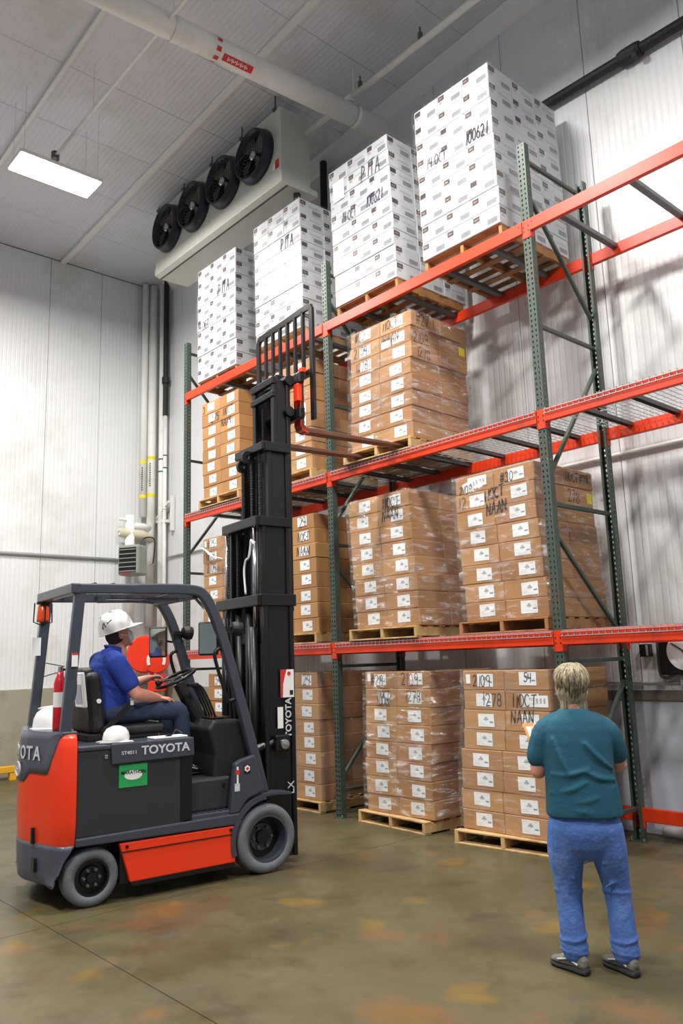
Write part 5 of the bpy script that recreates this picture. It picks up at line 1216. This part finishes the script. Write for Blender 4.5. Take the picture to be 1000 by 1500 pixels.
for z, cx, hw, hd in ((1.27, .25, .175, .145), (1.36, .265, .185, .16), (1.48, .275, .188, .165), (1.6, .265, .195, .152), (1.70, .255, .205, .13), (1.765, .26, .18, .11), (1.805, .275, .11, .09), (1.835, .29, .07, .07)):
    rings.append([(cx+hd*math.copysign(abs(math.sin(a))**.85, math.sin(a)), .56+hw*math.copysign(abs(math.cos(a))**.85, math.cos(a)), z) for a in [2*PI*i/36 for i in range(36)]])
mb.loft(rings)
for S_, E_, sg in ((RSh, REl, -1), (LSh, LEl, 1)):
    m_ = lambda k: tuple(S_[i]*(1-k)+E_[i]*k for i in range(3))
    limb(mb, [(.25, .56+sg*.15, 1.75), m_(.05), m_(.4), m_(.68)], [.075, .084, .08, .077])
mb.tube([(.30+.066*math.cos(2*PI*i/18), .56+.07*math.sin(2*PI*i/18), 1.848-.015*math.cos(2*PI*i/18)) for i in range(18)], .013, 6, True)
for p in (((.36, .39, 1.60), (.41, .42, 1.48), (.36, .4, 1.38)), ((.18, .39, 1.55), (.25, .375, 1.45), (.34, .385, 1.40)), ((.15, .42, 1.66), (.2, .375, 1.55), (.3, .37, 1.5))): limb(mb, p, [.005, .011, .005], (0, 1, 0), 8)
remeshed(mb, 'polo_shirt', M['blueshirt'], .0075, 4, drv)
mb = MB(); limb(mb, [(.17, .56, 1.31), (.32, .56, 1.31)], [(.17, .10), (.17, .10)], (0, 1, 0), 20)
for y in (.41, .71):
    limb(mb, [(.24, .56+(y-.56)*.7, 1.315), (.52, y-.0, 1.325), (.80, y, 1.315)], [.095, .088, .078]); limb(mb, [(.80, y, 1.315), (.835, y, 1.27), (.855, y, 1.10), (.88, y, .90)], [.078, .076, .070, .066])
remeshed(mb, 'jeans', M['jeandark'], .009, 4, drv)
for y in (.40, .71): shoe(drv, (.80, y, .782), (1, 0, 0), M['rubberblk'], M['black'], .26)
# hair, mask, hat
mb = MB(); TD = lambda x, y, z: dh+(DM @ Vector((x, y, z)))
ball(mb, TD(0, -.03, .0), .079, .084, .085, DM); ball(mb, TD(0, -.055, -.05), .06, .045, .05, DM)
remeshed(mb, 'hair', M['brow'], .008, 2, drv)
mb = MB(); ball(mb, TD(0, .078, -.045), .045, .042, .052, DM)
mk = mb.obj('face_mask', M['paper'], drv, smooth=True)
for s_ in (-1, 1): MB().tube([TD(s_*.042, .075, -.035), TD(s_*.075, .03, -.02), TD(s_*.088, -.01, .0)], .003, 5).obj('mask_strap', M['paper'], mk)
def worn_hat(M4, parent):
    e = [ob for ob in ()]
    prof = [(.0, .158), (.04, .155), (.075, .142), (.105, .115), (.124, .07), (.13, .02), (.132, 0)]; rings = []
    for r, h in prof[::-1]: rings.append([tuple(M4 @ Vector((r*1.12*math.cos(2*PI*i/32), r*math.sin(2*PI*i/32), h))) for i in range(32)])
    h_ = MB().loft(rings, False).obj('hard_hat', M['whiteplast'], parent, smooth=True)
    br = []
    for k_ in (0, 1):
        for i in range(32):
            a = 2*PI*i/32; f = max(0, math.cos(a))**1.3; r = (.128 if k_ == 0 else .136+.07*f); br.append(M4 @ Vector((r*1.12*math.cos(a), r*math.sin(a), .006 if k_ == 0 else -.004-.012*f)))
    b_ = MB().add(br, [(i, (i+1) % 32, 32+(i+1) % 32, 32+i) for i in range(32)]).obj('brim', M['whiteplast'], h_, smooth=True); s_ = b_.modifiers.new('s', 'SOLIDIFY'); s_.thickness = .007
    for y in (-.032, 0, .032): MB().sweep([M4 @ Vector((x, y, .160-.0-2.6*x*x-.6*abs(y))) for x in (-.10, -.06, -.02, .02, .06, .10)], sq(.014, .012), (0, 1, 0)).obj('ridge', M['whiteplast'], h_, smooth=True)
    mb_ = MB()
    for pts in (((-.11, .075), (-.075, .115), (-.085, .08), (-.045, .10)), ((-.125, .05), (-.10, .10), (-.105, .06))):
        P3 = []
        for x, z in pts:
            rr = .132*math.sqrt(max(.01, 1-(z/.16)**2)); y = -math.sqrt(max(.0004, rr**2-(x/1.12)**2)); P3.append(M4 @ Vector((x*1.01, y-.006, z)))
        mb_.tube(P3, .006, 5)
    mb_.obj('black_emblem', M['marker'], h_)
worn_hat(Matrix.Translation(TD(0, -.008, .042)) @ Matrix.Rotation(math.radians(-20), 4, 'Y'), drv)
